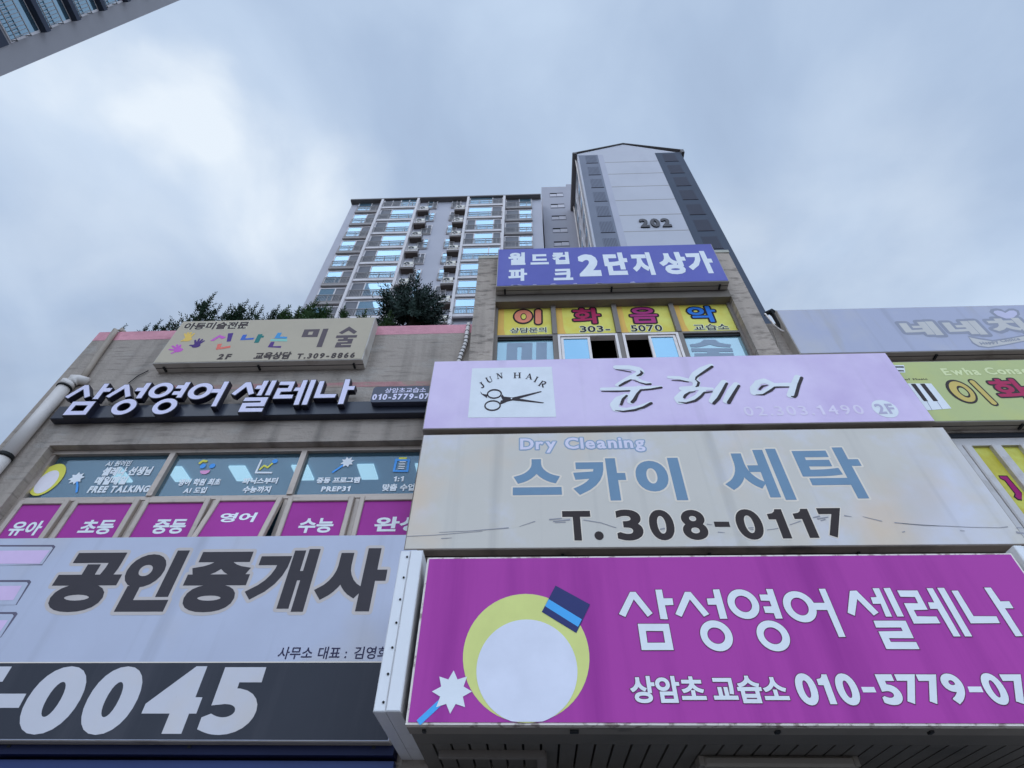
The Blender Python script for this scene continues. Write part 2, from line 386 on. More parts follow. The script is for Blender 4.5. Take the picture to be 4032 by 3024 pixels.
def signbox(root, x0, x1, z0, z1, yf, yb, face, body=None, rim=0.012, facename='sign_face'):
    """box sign: metal case with a slightly inset printed face, a seam and hangers underneath"""
    body = body or BOXM
    c = MB(); c.bev(x0, x1, yf, yb, z0, z1, 0.004)
    ob = c.build('sign_case', body, root)
    MB().box(x0+rim, x1-rim, yf-0.004, yf+0.02, z0+rim, z1-rim).build(facename, face, root)
    mid = yf+(yb-yf)*.52
    MB().box(x0+.003, x1-.003, mid-.004, mid+.004, z0-.003, z0+.003).build('case_seam', BLACKM, root)
    n = max(2, int((x1-x0)/1.3)); h = MB()
    for i in range(n+1):
        x = x0+.12+(x1-x0-.24)*i/n
        h.box(x-.012, x+.012, mid-.03, mid+.05, z0-.02, z0-.0035)
    h.build('case_clips', BLACKM, root)
    return ob

# ---------------------------------------------------------------- ground
g = MB(); g.add([(-900, -900, 0), (900, -900, 0), (900, 900, 0), (-900, 900, 0)], [(0, 1, 2, 3)])
tag(g.build('ground', mat('ground_soil', (0.10, 0.10, 0.09), 0.95, 0.1, var=0.1, scale=.3)), kind='structure')
g = MB(); g.box(-40, 40, -12, -3.2, -.02, .02); tag(g.build('road', mat('asphalt', (0.05, 0.05, 0.052), 0.9, 0.2, var=0.15, scale=6)), kind='structure')
g = MB(); g.box(-40, 40, -3.2, 4.6, -.02, .14); tag(g.build('pavement', mat('pavement_blocks', (0.27, 0.25, 0.24), 0.9, 0.2, var=0.12, scale=4)), kind='structure')

# ---------------------------------------------------------------- the shop building
YW, YP, YG, YU = 4.60, 4.50, 4.73, 4.63
bld = thing('shop_building', (0, 6.5, 0), 'two storey concrete shop building with pink parapet stripe and a taller middle block', 'shop building')
XL, XR = -5.92, 9.5
ZT = 7.72
wx0, wz0, wz1 = -5.34, 4.20, 5.665            # left window opening
px0, px1, qx0, qx1 = -.757, -.466, 2.757, 3.022   # the two pillars of the middle block
ZB = 9.31
w = MB()
w.box(XL, px0, YW, YW+.25, wz1, ZT-.185)         # band above the left windows
w.box(XL, wx0, YW, YW+.25, 0, wz1)
w.box(wx0, px0, YW, YW+.25, 0, wz0)
w.box(px0, qx1, 4.58, 4.85, 0, 6.6)             # behind the middle signs
w.box(qx1, 4.28, YW, YW+.25, 0, 7.6)
w.box(4.28, XR, YW, YW+.25, 5.66, 7.6); w.box(4.28, XR, YW, YW+.25, 0, 4.15)
w.box(XL, XL+.25, YW+.25, 15, 0, ZT-.185); w.box(XR-.25, XR, YW+.25, 15, 0, 7.6)
w.box(XL+.25, XR-.25, 14.75, 15, 0, 7.4)
w.build('wall', CONC, bld)
w = MB(); w.box(XL, px0, YW-.002, YW+.252, ZT-.185, ZT); w.build('parapet_stripe', PINK, bld)
w = MB(); w.box(-4.7, px0-.02, YW-.0025, YW, 6.525, 6.61); w.build('faded_stripe', PINKF, bld)
w = MB(); w.box(XL+.25, XR-.25, YW+.25, 14.75, 7.1, 7.2); w.build('roof', ROOFM, bld)
for a, b, t in ((px0, px1, .06), (qx0, qx1, .06)):
    w = MB(); w.box(a, b, YP, 4.95, 6.3, ZB-.07); ob = w.build('pillar', PILLAR, bld)
    w = MB(); w.box(a-.01, b+.01, YP-.012, 4.96, ZB-.07, ZB); w.build('coping', CAPM, ob)
w = MB()
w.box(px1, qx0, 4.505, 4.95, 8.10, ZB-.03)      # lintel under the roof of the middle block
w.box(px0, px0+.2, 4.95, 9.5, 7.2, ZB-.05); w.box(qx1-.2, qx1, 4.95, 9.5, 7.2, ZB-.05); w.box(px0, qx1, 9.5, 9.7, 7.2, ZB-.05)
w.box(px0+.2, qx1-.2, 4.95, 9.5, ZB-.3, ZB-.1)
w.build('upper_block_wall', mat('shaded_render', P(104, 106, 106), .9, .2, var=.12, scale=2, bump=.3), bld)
w = MB(); w.box(px1+.01, qx0-.01, 6.2, 6.3, 6.2, 8.9); w.box(px1+.01, qx0-.01, 4.7, 6.2, 8.72, 8.8); w.box(px1+.01, qx0-.01, 4.7, 6.2, 6.2, 6.3)
w.build('upper_room', DARKIN, bld)

# left window row: fixed upper lights over small awning sashes
fm = MB()
zb, zm, zt = 4.22, 5.012, 5.66
fm.box(wx0, px0, YG-.03, YG+.05, zm-.022, zm+.022); fm.box(wx0, px0, YG-.04, YG+.05, zt-.05, zt)
fm.box(wx0, wx0+.04, YG-.03, YG+.05, zb, zm-.022); fm.box(wx0, wx0+.04, YG-.03, YG+.05, zm+.022, zt-.05)
for x in (-3.955, -2.486, -1.02): fm.box(x-.030, x+.030, YG-.045, YG+.05, zm+.022, zt-.05)
for x in (-4.716, -3.98, -3.243, -2.50, -1.767, -1.03): fm.box(x-.028, x+.028, YG-.02, YG+.05, zb, zm-.022)
fm.build('window_frame', ALU, bld)
GLW = glassy('shopfront_glass', (0.72, 0.88, 1.0), (0.08, 0.17, 0.22), gloss=0.075, clear=0.74)
xs = [wx0+.04, -3.955, -2.486, -1.02, px0]
panes = []
for a, b in zip(xs[:-1], xs[1:]):
    m_ = MB(); m_.box(a+.03, b-.03, YG+.003, YG+.009, zm+.022, zt-.05); panes.append(m_.build('window_pane', GLW, bld))
# room behind them, with its ceiling lamps lit
rm = MB()
rm.box(wx0-.1, px0-.05, 8.0, 8.1, 4.2, 5.9); rm.box(wx0-.1, wx0, 4.86, 8.0, 4.2, 5.9); rm.box(wx0, px0-.05, 4.86, 8.0, 4.1, 4.2)
rm.build('room_wall', mat('room_paint', (0.20, 0.34, 0.42), 0.8, 0.2, var=.06), bld)
rm = MB(); rm.box(wx0-.1, px0-.05, 4.86, 8.1, 5.9, 6.0); rm.build('room_ceiling', mat('ceiling_board', (0.26, 0.42, 0.52), 0.9, 0.2, var=.08, scale=2), bld)
MB().box(wx0-.02, (-4.631,5.308)[0], 4.84, 4.86, 4.3, 5.75).build('added_dark_sheet', mat('dark_sheet_matte', (.016, .04, .055), .8, .2, var=.15, scale=1.5), bld)  # dark sheet added to darken the first pane's left part, in place of a reflection
LT = lamp('ceiling_lamp_glow', (0.66, 0.90, 1.0), 1.3)
for x in (-5.1, -4.35, -3.57, -2.8, -2.0, -1.3):
    m_ = MB(); m_.box(x-.10, x+.10, 5.28, 5.56, 5.875, 5.897); m_.build('ceiling_lamp', LT, bld)
MGS = mat('magenta_film', P(142, 56, 152), 0.5, 0.12, var=.04, scale=2, dark=(P(128, 48, 135), .5), thr=(.5, .7), dscale=1.2)
WFILM = mat('white_film', (.85, .85, .85), .5, .2, var=.02)
sx = [wx0+.04, -4.716, -3.98, -3.243, -2.50, -1.767, -1.03, px0]
SASHTXT = [('유아', [(-5.165,4.591),(-4.847,4.732),(-4.875,4.739),(-4.839,4.573)]), ('초등', [(-4.456,4.597),(-4.120,4.743),(-4.161,4.744),(-4.210,4.579)]), ('중등', [(-3.721,4.596),(-3.397,4.742),(-3.461,4.743),(-3.444,4.578)]),
           ('영어', [(-3.063,4.659),(-2.705,4.774),(-2.743,4.777),(-2.745,4.650)]), ('수능', [(-2.274,4.619),(-1.934,4.725),(-2.031,4.739),(-1.989,4.573)]), ('완성', [(-1.534,4.592),(-1.070,4.676),(-1.430,4.746),(-1.378,4.579)])]
for i in range(7):
    a, b = sx[i]+.03, sx[i+1]-.03
    rt_ = bpy.data.objects.new('awning_sash', None); COL.objects.link(rt_); rt_.parent = bld
    rt_.location = Vector((0, YG-.03, zm-.03))-bld.location
    y0 = YG-.065; h0 = zb+.01; h1 = zm-.028; t = .052
    f = MB(); f.bev(a, a+t, y0, y0+.045, h0, h1, .006); f.bev(b-t, b, y0, y0+.045, h0, h1, .006); f.bev(a+t, b-t, y0, y0+.045, h1-t, h1, .006); f.bev(a+t, b-t, y0, y0+.045, h0, h0+t, .006)
    f.build('sash_frame', ALU, rt_)
    f = MB(); f.box(a+t, b-t, y0+.02, y0+.03, h0+t, h1-t); f.build('magenta_pane', MGS, rt_)
    if i < 6:
        s_, bx = SASHTXT[i]
        text(s_, bx, y0+.017, WFILM, rt_, 'window_lettering', bold=.035)
    if i == 3: rt_.rotation_euler.x = R(-11)
# dark gap seen behind the open sash
# decals on the upper lights
YD = YG-.002
def deco(s_, bx, pane, bold=.02, **k): text(s_, bx, YD, WFILM, pane, 'film_lettering', bold=bold+.015, res=2, **k)
deco('AI 원어민', [(-4.676,5.470),(-4.398,5.529),(-4.437,5.541),(-4.652,5.461)], panes[0]); deco('셀레나 선생님', [(-4.658,5.386),(-4.114,5.424),(-4.300,5.451),(-4.240,5.332)], panes[0], .035)
deco('매일매일', [(-4.669,5.240),(-4.324,5.311),(-4.489,5.324),(-4.428,5.211)], panes[0], .035); deco('FREE TALKING', [(-4.678,5.113),(-4.023,5.193),(-4.172,5.198),(-4.496,5.108)], panes[0], .04)
deco('영어 학원 최초', [(-3.744,5.196),(-3.293,5.242),(-3.587,5.277),(-3.548,5.186)], panes[1], .03); deco('AI 도입', [(-3.642,5.099),(-3.402,5.154),(-3.429,5.166),(-3.505,5.087)], panes[1], .03)
deco('파닉스부터', [(-3.057,5.223),(-2.682,5.270),(-2.706,5.278),(-2.766,5.198)], panes[1], .03); deco('수능까지', [(-3.014,5.098),(-2.722,5.159),(-2.732,5.170),(-2.849,5.085)], panes[1], .03)
deco('중등 프로그램', [(-2.265,5.204),(-1.806,5.265),(-2.114,5.274),(-2.095,5.196)], panes[2], .03); deco('PREP31', [(-2.186,5.093),(-1.885,5.154),(-2.085,5.157),(-2.128,5.090)], panes[2], .03)
deco('1:1', [(-1.451,5.214),(-1.345,5.273),(-1.345,5.276),(-1.443,5.208)], panes[2], .03); deco('맞춤 수업', [(-1.550,5.099),(-1.215,5.167),(-1.258,5.178),(-1.411,5.087)], panes[2], .03)
YEL = paint('yellow_film', (205, 205, 95)); BLU = paint('blue_film', (75, 150, 235)); PNK = paint('pink_film', (205, 150, 205)); LIME = paint('lime_film', (190, 200, 95)); PALE = paint('pale_film', (196, 206, 228))
flat(stroke([(-3.625,5.492),(-3.604,5.521),(-3.564,5.514)], .03, 'round'), YD, YEL, panes[1], 'film_icon')
flat([disc((-3.574,5.447), .032, .032), disc((-3.470,5.448), .032, .032)], YD, BLU, panes[1], 'film_icon')
flat([[(-3.580,5.384),(-3.469,5.392),(-3.471,5.359),(-3.499,5.336),(-3.545,5.340),(-3.567,5.361)]], YD, PNK, panes[1], 'film_icon')
flat(stroke([(-2.953,5.527),(-2.955,5.348),(-2.777,5.345)], .022), YD, WFILM, panes[1], 'film_icon')
flat(stroke([(-2.930,5.385),(-2.897,5.444),(-2.850,5.416),(-2.803,5.494)], .02), YD, YEL, panes[1], 'film_icon'); flat([disc((-2.796,5.501), .03, .03)], YD-.001, BLU, panes[1], 'film_icon')
flat(stroke([(-2.121,5.342),(-2.017,5.448)], .024, 'round'), YD, BLU, panes[2], 'film_icon')
def star(c, r1, r2, n=8, ph=0): return [(c[0]+(r1 if k % 2 == 0 else r2)*math.cos(ph+math.pi*k/n), c[1]+(r1 if k % 2 == 0 else r2)*math.sin(ph+math.pi*k/n)) for k in range(2*n)]
flat([star((-1.994,5.476), .075, .045, 8, .3)], YD-.001, WFILM, panes[2], 'film_icon')
flat(frame4([(-1.479,5.513),(-1.315,5.504),(-1.310,5.331),(-1.477,5.335)], [(-1.451,5.483),(-1.338,5.478),(-1.335,5.356),(-1.454,5.359)]), YD, BLU, panes[2], 'film_icon')
flat([[(-1.438,5.532),(-1.353,5.530),(-1.355,5.505),(-1.440,5.506)]], YD-.001, YEL, panes[2], 'film_icon')
flat(sum([stroke(l_, .014) for l_ in ([(-1.425,5.471),(-1.356,5.470)], [(-1.427,5.440),(-1.358,5.439)], [(-1.427,5.409),(-1.358,5.407)], [(-1.428,5.381),(-1.361,5.380)])], []), YD, WFILM, panes[2], 'film_icon')
# plain shapes where the photograph has a figure on the first light
flat([disc(*ell([(-5.357,5.251),(-5.055,5.380),(-5.279,5.506),(-5.096,5.079)]), 36)], YD, LIME, panes[0], 'film_shape'); flat([disc(*ell([(-5.306,5.250),(-5.099,5.339),(-5.231,5.414),(-5.098,5.108)]), 32)], YD-.001, PALE, panes[0], 'film_shape')
flat([star((-4.898,5.303), .085, .052, 8, .2)], YD-.001, WFILM, panes[0], 'film_icon'); flat(stroke([(-4.872,5.264),(-4.827,5.198),(-4.793,5.124)], .022, 'round'), YD, BLU, panes[0], 'film_icon')

# upper windows of the middle block
fu = MB()
uz0, uzm, uzt = 6.75, 7.456, 8.20
fu.box(px1, qx0, YU-.03, YU+.05, uzm-.018, uzm+.018); fu.box(px1, qx0, YU-.035, YU+.05, uzt-.03, uzt+.02)
ux = [px1, .330, 1.165, 1.945, qx0]
fu.box(px1, px1+.045, YU-.03, YU+.05, uz0, uzm-.018); fu.box(qx0-.045, qx0, YU-.03, YU+.05, uz0, uzm-.018)
fu.box(px1, px1+.035, YU-.03, YU+.05, uzm+.018, uzt-.03); fu.box(qx0-.045, qx0, YU-.03, YU+.05, uzm+.018, uzt-.03)
for x in ux[1:4]: fu.box(x-.032, x+.032, YU-.04, YU+.05, uz0, uzm-.018); fu.box(x-.032, x+.032, YU-.04, YU+.05, uzm+.018, uzt-.03)
fu.build('upper_window_frame', ALUD, bld)
YFILM = mat('yellow_poster', P(190, 192, 92), .5, .15, var=.05, scale=1.5, dark=(P(205, 222, 130), .7), thr=(.45, .65), dscale=1.6)
ORF = paint('orange_strip', (205, 170, 95)); INK = paint('black_ink', (40, 38, 44))
posters = []
for i in range(4):
    a, b = ux[i]+.036, ux[i+1]-.036
    m_ = MB(); m_.box(a, b, YU+.003, YU+.009, uzm+.018, uzt-.03); p_ = m_.build('poster_pane', YFILM, bld); posters.append(p_)
    wd = b-a; zs, ze = uzm+.02, uzt-.032
    flat([[(a+.003, zs), (a+wd*.17, zs), (a+wd*.135, zs+.08), (a+wd*.115, zs+.18), (a+wd*.11, ze), (a+.003, ze)]], YU+.001, ORF, p_, 'poster_strip')
YQ = YU-.001
def toon(s_, bx, colr, p_, k=.085):
    blk = INK; pts, tris = letters(s_, k, 3, rnd=True); q = fit(pts, bx); q2 = q
    flat2(q, tris, YQ, blk, p_, 'poster_letter_edge')
    pts0, _ = letters(s_, k, 3, rnd=True); a0, a1, c0, c1 = bb(pts0); pts, tris = letters(s_, k*.32, 3, rnd=True)
    x0, x1, z0, z1 = bx[0][0], bx[1][0], bx[3][1], bx[2][1]
    q = [(x0+(p[0]-a0)/(a1-a0)*(x1-x0), z0+(p[1]-c0)/(c1-c0)*(z1-z0)) for p in pts]
    flat2(q, tris, YQ-.0015, colr, p_, 'poster_letter')
def flat2(pts, tris, y, m, p_, name): return MB().tris2d(pts, tris, y).build(name, m, p_)
SALM = paint('salmon_ink', (196, 128, 112)); MAROON = paint('maroon_ink', (150, 42, 90)); PURP = paint('purple_ink', (150, 55, 125)); BLUEI = paint('blue_ink', (45, 115, 215))
flat([disc(*ell([(-0.228,7.926),(0.057,7.915),(-0.089,8.095),(-0.081,7.742)]), 40)], YQ, INK, posters[0], 'poster_letter_edge')
flat(ring([(-0.205,7.925),(0.035,7.916),(-0.089,8.062),(-0.081,7.773)], [(-0.123,7.914),(-0.038,7.911),(-0.085,7.988),(-0.076,7.829)]), YQ-.0015, SALM, posters[0], 'poster_letter')
flat([disc(*ell([(-0.110,7.914),(-0.048,7.911),(-0.085,7.968),(-0.076,7.851)]), 24)], YQ-.0015, YFILM, posters[0], 'poster_letter_eye')
flat(stroke([(0.123,8.038),(0.119,7.769)], .125, 'round'), YQ-.0002, INK, posters[0], 'poster_letter_edge'); flat(stroke([(0.123,8.029),(0.119,7.775)], .08, 'round'), YQ-.0015, SALM, posters[0], 'poster_letter')
toon('화', [(0.570,8.025),(0.990,7.929),(0.716,8.098),(0.888,7.699)], MAROON, posters[1]); toon('음', [(1.344,7.894),(1.760,7.878),(1.576,8.085),(1.573,7.687)], PURP, posters[2]); toon('악', [(2.130,8.003),(2.550,7.952),(2.272,8.085),(2.437,7.678)], BLUEI, posters[3])
for s_, bx, p_ in (('상담문의', [(-0.260,7.595),(0.223,7.572),(-0.016,7.662),(-0.227,7.551)], 0), ('303-', [(0.666,7.564),(1.065,7.603),(0.729,7.671),(0.737,7.537)], 1), ('5070', [(1.340,7.562),(1.749,7.580),(1.570,7.668),(1.557,7.528)], 2), ('교습소', [(2.162,7.550),(2.614,7.551),(2.550,7.658),(2.381,7.527)], 3)):
    text(s_, bx, YQ, INK, posters[p_], 'poster_lettering', bold=.02, res=3, rim=(.008, paint('cream_rim', (228, 232, 205))))
# lower row: film lettering at both ends, sliding sashes between
GU = glassy('upper_glass', (0.62, 0.80, 0.88), (0.26, 0.42, 0.46), gloss=0.24)
GS = glassy('sash_glass', (0.48, 0.74, 0.92), (0.14, 0.36, 0.50), gloss=0.30)
FG = paint('grey_blue_film', (122, 148, 178))
pa = MB().box(ux[0]+.045, ux[1]-.032, YU+.012, YU+.018, uz0, uzm-.06).build('film_pane', GU, bld)
MB().box(ux[0]+.045, ux[1]-.032, YU-.01, YU+.03, uzm-.06, uzm-.018).build('head_rail', BLACKM, bld)
pd = MB().box(ux[3]+.032, ux[4]-.045, YU+.012, YU+.018, uz0, uzm-.06).build('film_pane', GU, bld)
MB().box(ux[3]+.032, ux[4]-.045, YU-.01, YU+.03, uzm-.06, uzm-.018).build('head_rail', BLACKM, bld)
o4 = [(-0.297,7.353),(0.033,7.351),(0.020,6.910),(-0.302,6.919)]; i4 = [(-0.162,7.272),(-0.104,7.272),(-0.113,7.013),(-0.167,7.014)]
flat(frame4(o4, i4)+[[(0.084,7.356),(0.221,7.355),(0.203,6.905),(0.073,6.909)]], YU+.009, FG, pa, 'film_lettering')
flat([[(2.037,7.254),(2.110,7.264),(2.187,7.292),(2.234,7.344),(2.383,7.339),(2.415,7.280),(2.483,7.252),(2.556,7.235),(2.532,7.180),(2.448,7.189),(2.359,7.207),(2.294,7.246),(2.212,7.216),(2.113,7.194),(2.042,7.202)], [(2.039,7.177),(2.548,7.161),(2.543,7.092),(2.033,7.107)], [(2.222,7.102),(2.369,7.097),(2.361,7.064),(2.209,7.068)], [(2.059,7.077),(2.541,7.066),(2.512,6.910),(2.025,6.924)]], YU+.009, FG, pd, 'film_lettering')
for a, b, sash_left in ((ux[1]+.032, ux[2]-.032, True), (ux[2]+.032, ux[3]-.032, False)):
    t = .032; f = MB(); z1_ = uzm-.02
    f.box(a, a+t, YU-.05, YU+.04, uz0, z1_); f.box(b-t, b, YU-.05, YU+.04, uz0, z1_); f.box(a+t, b-t, YU-.05, YU+.04, z1_-t, z1_)
    fr = f.build('sliding_frame', WHITEF, bld)
    c = (a+b)/2; sa, sb = (a+t+.006, c+.03) if sash_left else (c-.03, b-t-.006); q = .034; zz = z1_-t-.006
    f = MB(); f.box(sa, sa+q, YU-.035, YU-.01, uz0, zz); f.box(sb-q, sb, YU-.035, YU-.01, uz0, zz); f.box(sa+q, sb-q, YU-.035, YU-.01, zz-q, zz)
    sh = f.build('sliding_sash', WHITEF, bld)
    MB().box(sa+q, sb-q, YU-.025, YU-.019, uz0, zz-q).build('sash_pane', GS, sh)
    ia, ib = (c+.03, b-t) if sash_left else (a+t, c-.03)
    MB().box(c-.03 if sash_left else c, c if sash_left else c+.03, YU+.002, YU+.03, uz0, zz).build('inner_stile', WHITEF, bld)

# right wing windows
SIL = mat('silver_frame', P(158, 168, 180), .42, .4, var=.06, scale=3, metallic=.2, dark=(P(105, 104, 102), .5), thr=(.55, .75), dscale=4)
fr = MB(); fr.box(4.28, XR, 4.625, 4.70, 5.50, 5.60)
for x0, x1 in ((4.28, 4.435), (4.445, 4.53), (4.73, 4.825), (5.02, 5.115), (5.32, 5.42), (5.62, 5.72)): fr.bev(x0, x1, 4.60, 4.665, 4.15, 5.50, .012)
fr.build('side_window_frame', SIL, bld)
MB().box(4.28, XR, 4.612, 4.70, 5.60, 5.658).build('lintel_shade_strip', mat('painted_sign_shade', (.03, .032, .038), .7, .2, var=.1), bld)  # shade under the lime sign, painted as a dark strip above the windows
m_ = MB(); m_.box(4.435, XR-.2, 4.655, 4.668, 4.15, 5.50); sp = m_.build('side_poster_pane', mat('yellow_green_poster', P(166, 170, 66), .45, .2, var=.12, scale=5, dark=(P(180, 198, 106), .8), thr=(.45, .6), dscale=2.2), bld)
flat([[(4.609,5.137),(4.693,5.133),(4.706,4.925),(4.647,4.833),(4.615,4.840),(4.597,4.879),(4.629,4.916),(4.628,5.069),(4.601,5.097)]], 4.6535, INK, sp, 'poster_letter_edge')
flat([[(4.614,5.125),(4.682,5.122),(4.696,4.915),(4.653,4.847),(4.624,4.854),(4.616,4.884),(4.638,4.910),(4.640,5.074),(4.612,5.100)]], 4.652, paint('plum_ink', (135, 30, 110)), sp, 'poster_letter')

# canopy over the pavement, its lining boards and the dark shopfront under it
yc0, yc1 = 3.63, YW
czb = 1.6+1.021
can = MB()
can.box(-.745, 3.33, yc0, 3.75, czb, czb+.05)
can.build('canopy_rim', mat('canopy_trim', P(120, 124, 126, .9), .6, .3, var=.1, scale=3, dark=((.03, .03, .03), .7), thr=(.6, .75), dscale=5, dstretch=(.6, 1, 1)), bld)
can = MB(); can.box(-.745, 3.33, 3.75, 3.99, czb+.012, czb+.06); can.build('canopy_edge_board', mat('lining_edge', P(92, 96, 98), .6, .3, var=.1, scale=3), bld)
can = MB(); x = -.745
while x < 3.33:
    can.bev(x, min(x+.096, 3.33), 3.99, YW, czb+.012, czb+.05, .003); x += .111
can.build('canopy_lining', mat('lining_boards', P(88, 92, 94), .55, .35, var=.1, scale=2, dark=((.02, .02, .02), .6), thr=(.6, .8), dscale=1.5), bld)
can = MB(); can.box(-.745, 3.33, 3.99, YW, czb+.051, czb+.07); can.build('lining_backing', BLACKM, bld)
can = MB()
for x, w_ in ((-.66, .02), (.19, .05), (1.35, .025), (2.2, .02), (2.95, .03)): can.box(x, x+w_, 3.66, 3.70, czb-.012, czb+.004)
can.build('rim_clip', BLACKM, bld)
can = MB(); can.box(-.745, 3.33, 3.66, YW, czb+.35, czb+1.0); can.build('canopy_core', mat('canopy_steel', (.06, .06, .065), .7, .3, var=.1), bld)
can = MB(); can.box(-.62, .05, 4.12, 4.16, czb-.03, czb+.012); can.box(0.0, .06, 4.16, 4.6, czb-.03, czb+.012); can.build('lining_rail', mat('rail_paint', P(110, 112, 114), .5, .4, var=.05), bld)
sl = MB(); sl.bev(1.05, 1.98, 4.20, 4.34, czb-.05, czb+.01, .015); sl.box(1.02, 1.05, 4.21, 4.33, czb-.045, czb+.008); sl.box(1.98, 2.01, 4.21, 4.33, czb-.045, czb+.008)
sl.build('tube_light_box', mat('lamp_case', P(125, 128, 128), .5, .4, var=.05), bld)
# white end posts that close the canopy's front
RIV = mat('rivet_dark', (.015, .014, .013), .7, .3, var=.05)
CAPW = mat('white_panel', P(194, 212, 232), .4, .4, var=.04, scale=2, dark=(P(120, 118, 112), .55), thr=(.60, .80), dscale=2.2, dstretch=(1, 1, .5))
for a, b, c in ((-.95, -.875, -.785), (3.42, 3.36, 3.30)):
    p0, p1 = min(a, c), max(a, c)
    m_ = MB(); zt_ = 1.6+.5925*3.6; zb_ = 1.6+.3035*3.6
    m_.bev(min(a, b)+.002, max(a, b)-.002, 3.60, YW, zb_, zt_, .006); m_.bev(min(b, c)+.002, max(b, c)-.002, 3.592, YW, zb_, zt_, .006)
    ob = m_.build('canopy_end_post', CAPW, bld)
    for k in range(7):
        z = zb_+.05+(zt_-zb_-.1)*k/6
        MB().tube([((a+b)/2+.018, 3.600, z), ((a+b)/2+.018, 3.594, z)], .0075, 8).build('rivet', RIV, ob)
sf = MB(); sf.box(XL+.02, -.98, YW-.1, YW-.01, 2.05, 2.66)
sf.build('shutter_box', mat('navy_shutter', (0.012, 0.035, 0.16), .45, .4, var=.1, scale=2), bld)
sf = MB(); sf.box(XL+.02, -.98, YW-.16, YW-.01, 2.68, 2.74); sf.build('sign_shelf', mat('navy_trim', (.006, .01, .05), .6, .3, var=.1), bld)
sf = MB(); sf.box(-.74, 3.32, YW-.06, YW-.022, .3, 2.5); sf.build('shopfront', glassy('shopfront_dark_glass', (.6, .7, .8), (.02, .025, .03), gloss=.2), bld)

# ---------------------------------------------------------------- signs
def sign(name, label, x, y, z, group=None): return thing(name, (x, y, z), label, 'sign', group)
FACE = dict(rough=.48, spec=.12)
# cream art school sign at the parapet
r_ = sign('box_sign', 'cream box sign with coloured handprints fixed across the pink parapet stripe', -3.3, 4.5, 6.83)
CREAM = mat('cream_face', P(160, 163, 156), **FACE, var=.04, scale=2, dark=(P(146, 148, 145), .6), thr=(.5, .7), dscale=.9)
mx0, mx1, mz0, mz1 = -4.675, -2.051, 6.845, 7.712
signbox(r_, mx0, mx1, mz0, mz1, 4.44, 4.598, CREAM, mat('pale_case', P(165, 174, 180), .5, .4, var=.06, scale=2, dark=(P(105, 98, 90), .6), thr=(.58, .75), dscale=2.5))
YS = 4.44-.006
INKG = paint('charcoal_ink', (82, 80, 92)); INKD = paint('soft_black_ink', (66, 64, 68)); RIMW = paint('pale_rim', (205, 206, 200))
text('아동미술전문', [(-4.602,7.614),(-3.730,7.601),(-4.505,7.672),(-4.376,7.512)], YS, INKD, r_, bold=.05, rnd=True, rim=(.006, RIMW))
for nm, col, pl in (('lilac_ink', (170, 95, 190), [(-4.123,7.270),(-4.074,7.264),(-4.026,7.339),(-3.981,7.299),(-3.931,7.336),(-4.041,7.390)]), ('indigo_ink', (72, 55, 135), [(-3.940,7.418),(-3.873,7.425),(-3.841,7.248),(-3.892,7.242)]),
                    ('coral_ink', (205, 110, 105), [(-3.992,7.200),(-3.937,7.206),(-3.929,7.130),(-3.808,7.161),(-3.799,7.119),(-3.971,7.084)]), ('royal_ink', (60, 100, 190), [(-3.731,7.381),(-3.675,7.385),(-3.672,7.304),(-3.555,7.316),(-3.559,7.278),(-3.727,7.268)]),
                    ('teal_ink', (40, 115, 120), [(-3.530,7.385),(-3.472,7.388),(-3.466,7.352),(-3.439,7.354),(-3.437,7.315),(-3.466,7.313),(-3.464,7.209),(-3.524,7.208)]), ('sky_ink', (65, 140, 205), [(-3.280,7.408),(-3.223,7.410),(-3.227,7.328),(-3.123,7.320),(-3.123,7.282),(-3.289,7.292)]),
                    ('aqua_ink', (120, 185, 185), [(-3.326,7.279),(-3.112,7.278),(-3.099,7.222),(-3.325,7.239)]), ('violet_ink', (80, 60, 130), [(-3.307,7.221),(-3.259,7.222),(-3.254,7.132),(-3.144,7.133),(-3.142,7.095),(-3.315,7.114)])):
    flat([pl], YS, paint(nm, col), r_, 'coloured_letter')
flat(frame4([(-2.944,7.468),(-2.737,7.469),(-2.730,7.304),(-2.938,7.308)], [(-2.872,7.418),(-2.811,7.421),(-2.810,7.354),(-2.868,7.351)])+[[(-2.696,7.473),(-2.626,7.477),(-2.618,7.097),(-2.687,7.096)]], YS, INKG, r_, 'lettering')
flat([[(-2.468,7.384),(-2.360,7.512),(-2.233,7.397),(-2.263,7.348),(-2.350,7.424),(-2.421,7.352)], [(-2.483,7.327),(-2.214,7.326),(-2.215,7.275),(-2.482,7.273)], [(-2.382,7.285),(-2.323,7.283),(-2.322,7.238),(-2.378,7.239)], [(-2.445,7.248),(-2.249,7.252),(-2.250,7.209),(-2.443,7.207)], [(-2.314,7.222),(-2.251,7.223),(-2.251,7.163),(-2.314,7.162)], [(-2.447,7.184),(-2.253,7.187),(-2.252,7.151),(-2.448,7.148)], [(-2.449,7.154),(-2.383,7.155),(-2.381,7.122),(-2.448,7.121)], [(-2.452,7.126),(-2.250,7.128),(-2.249,7.082),(-2.450,7.081)]], YS, INKG, r_, 'lettering')
text('2F', [(-3.886,6.903),(-3.720,6.987),(-3.757,6.997),(-3.858,6.891)], YS, INKD, r_, bold=.05, rnd=True, gap=.2); text('교육상담', [(-3.425,6.925),(-2.964,6.990),(-3.145,7.016),(-3.109,6.873)], YS, INKD, r_, bold=.05, rnd=True)
text('T.309-8866', [(-2.885,6.966),(-2.158,6.966),(-2.193,6.977),(-2.783,6.874)], YS, INKD, r_, bold=.05, rnd=True, gap=.16)
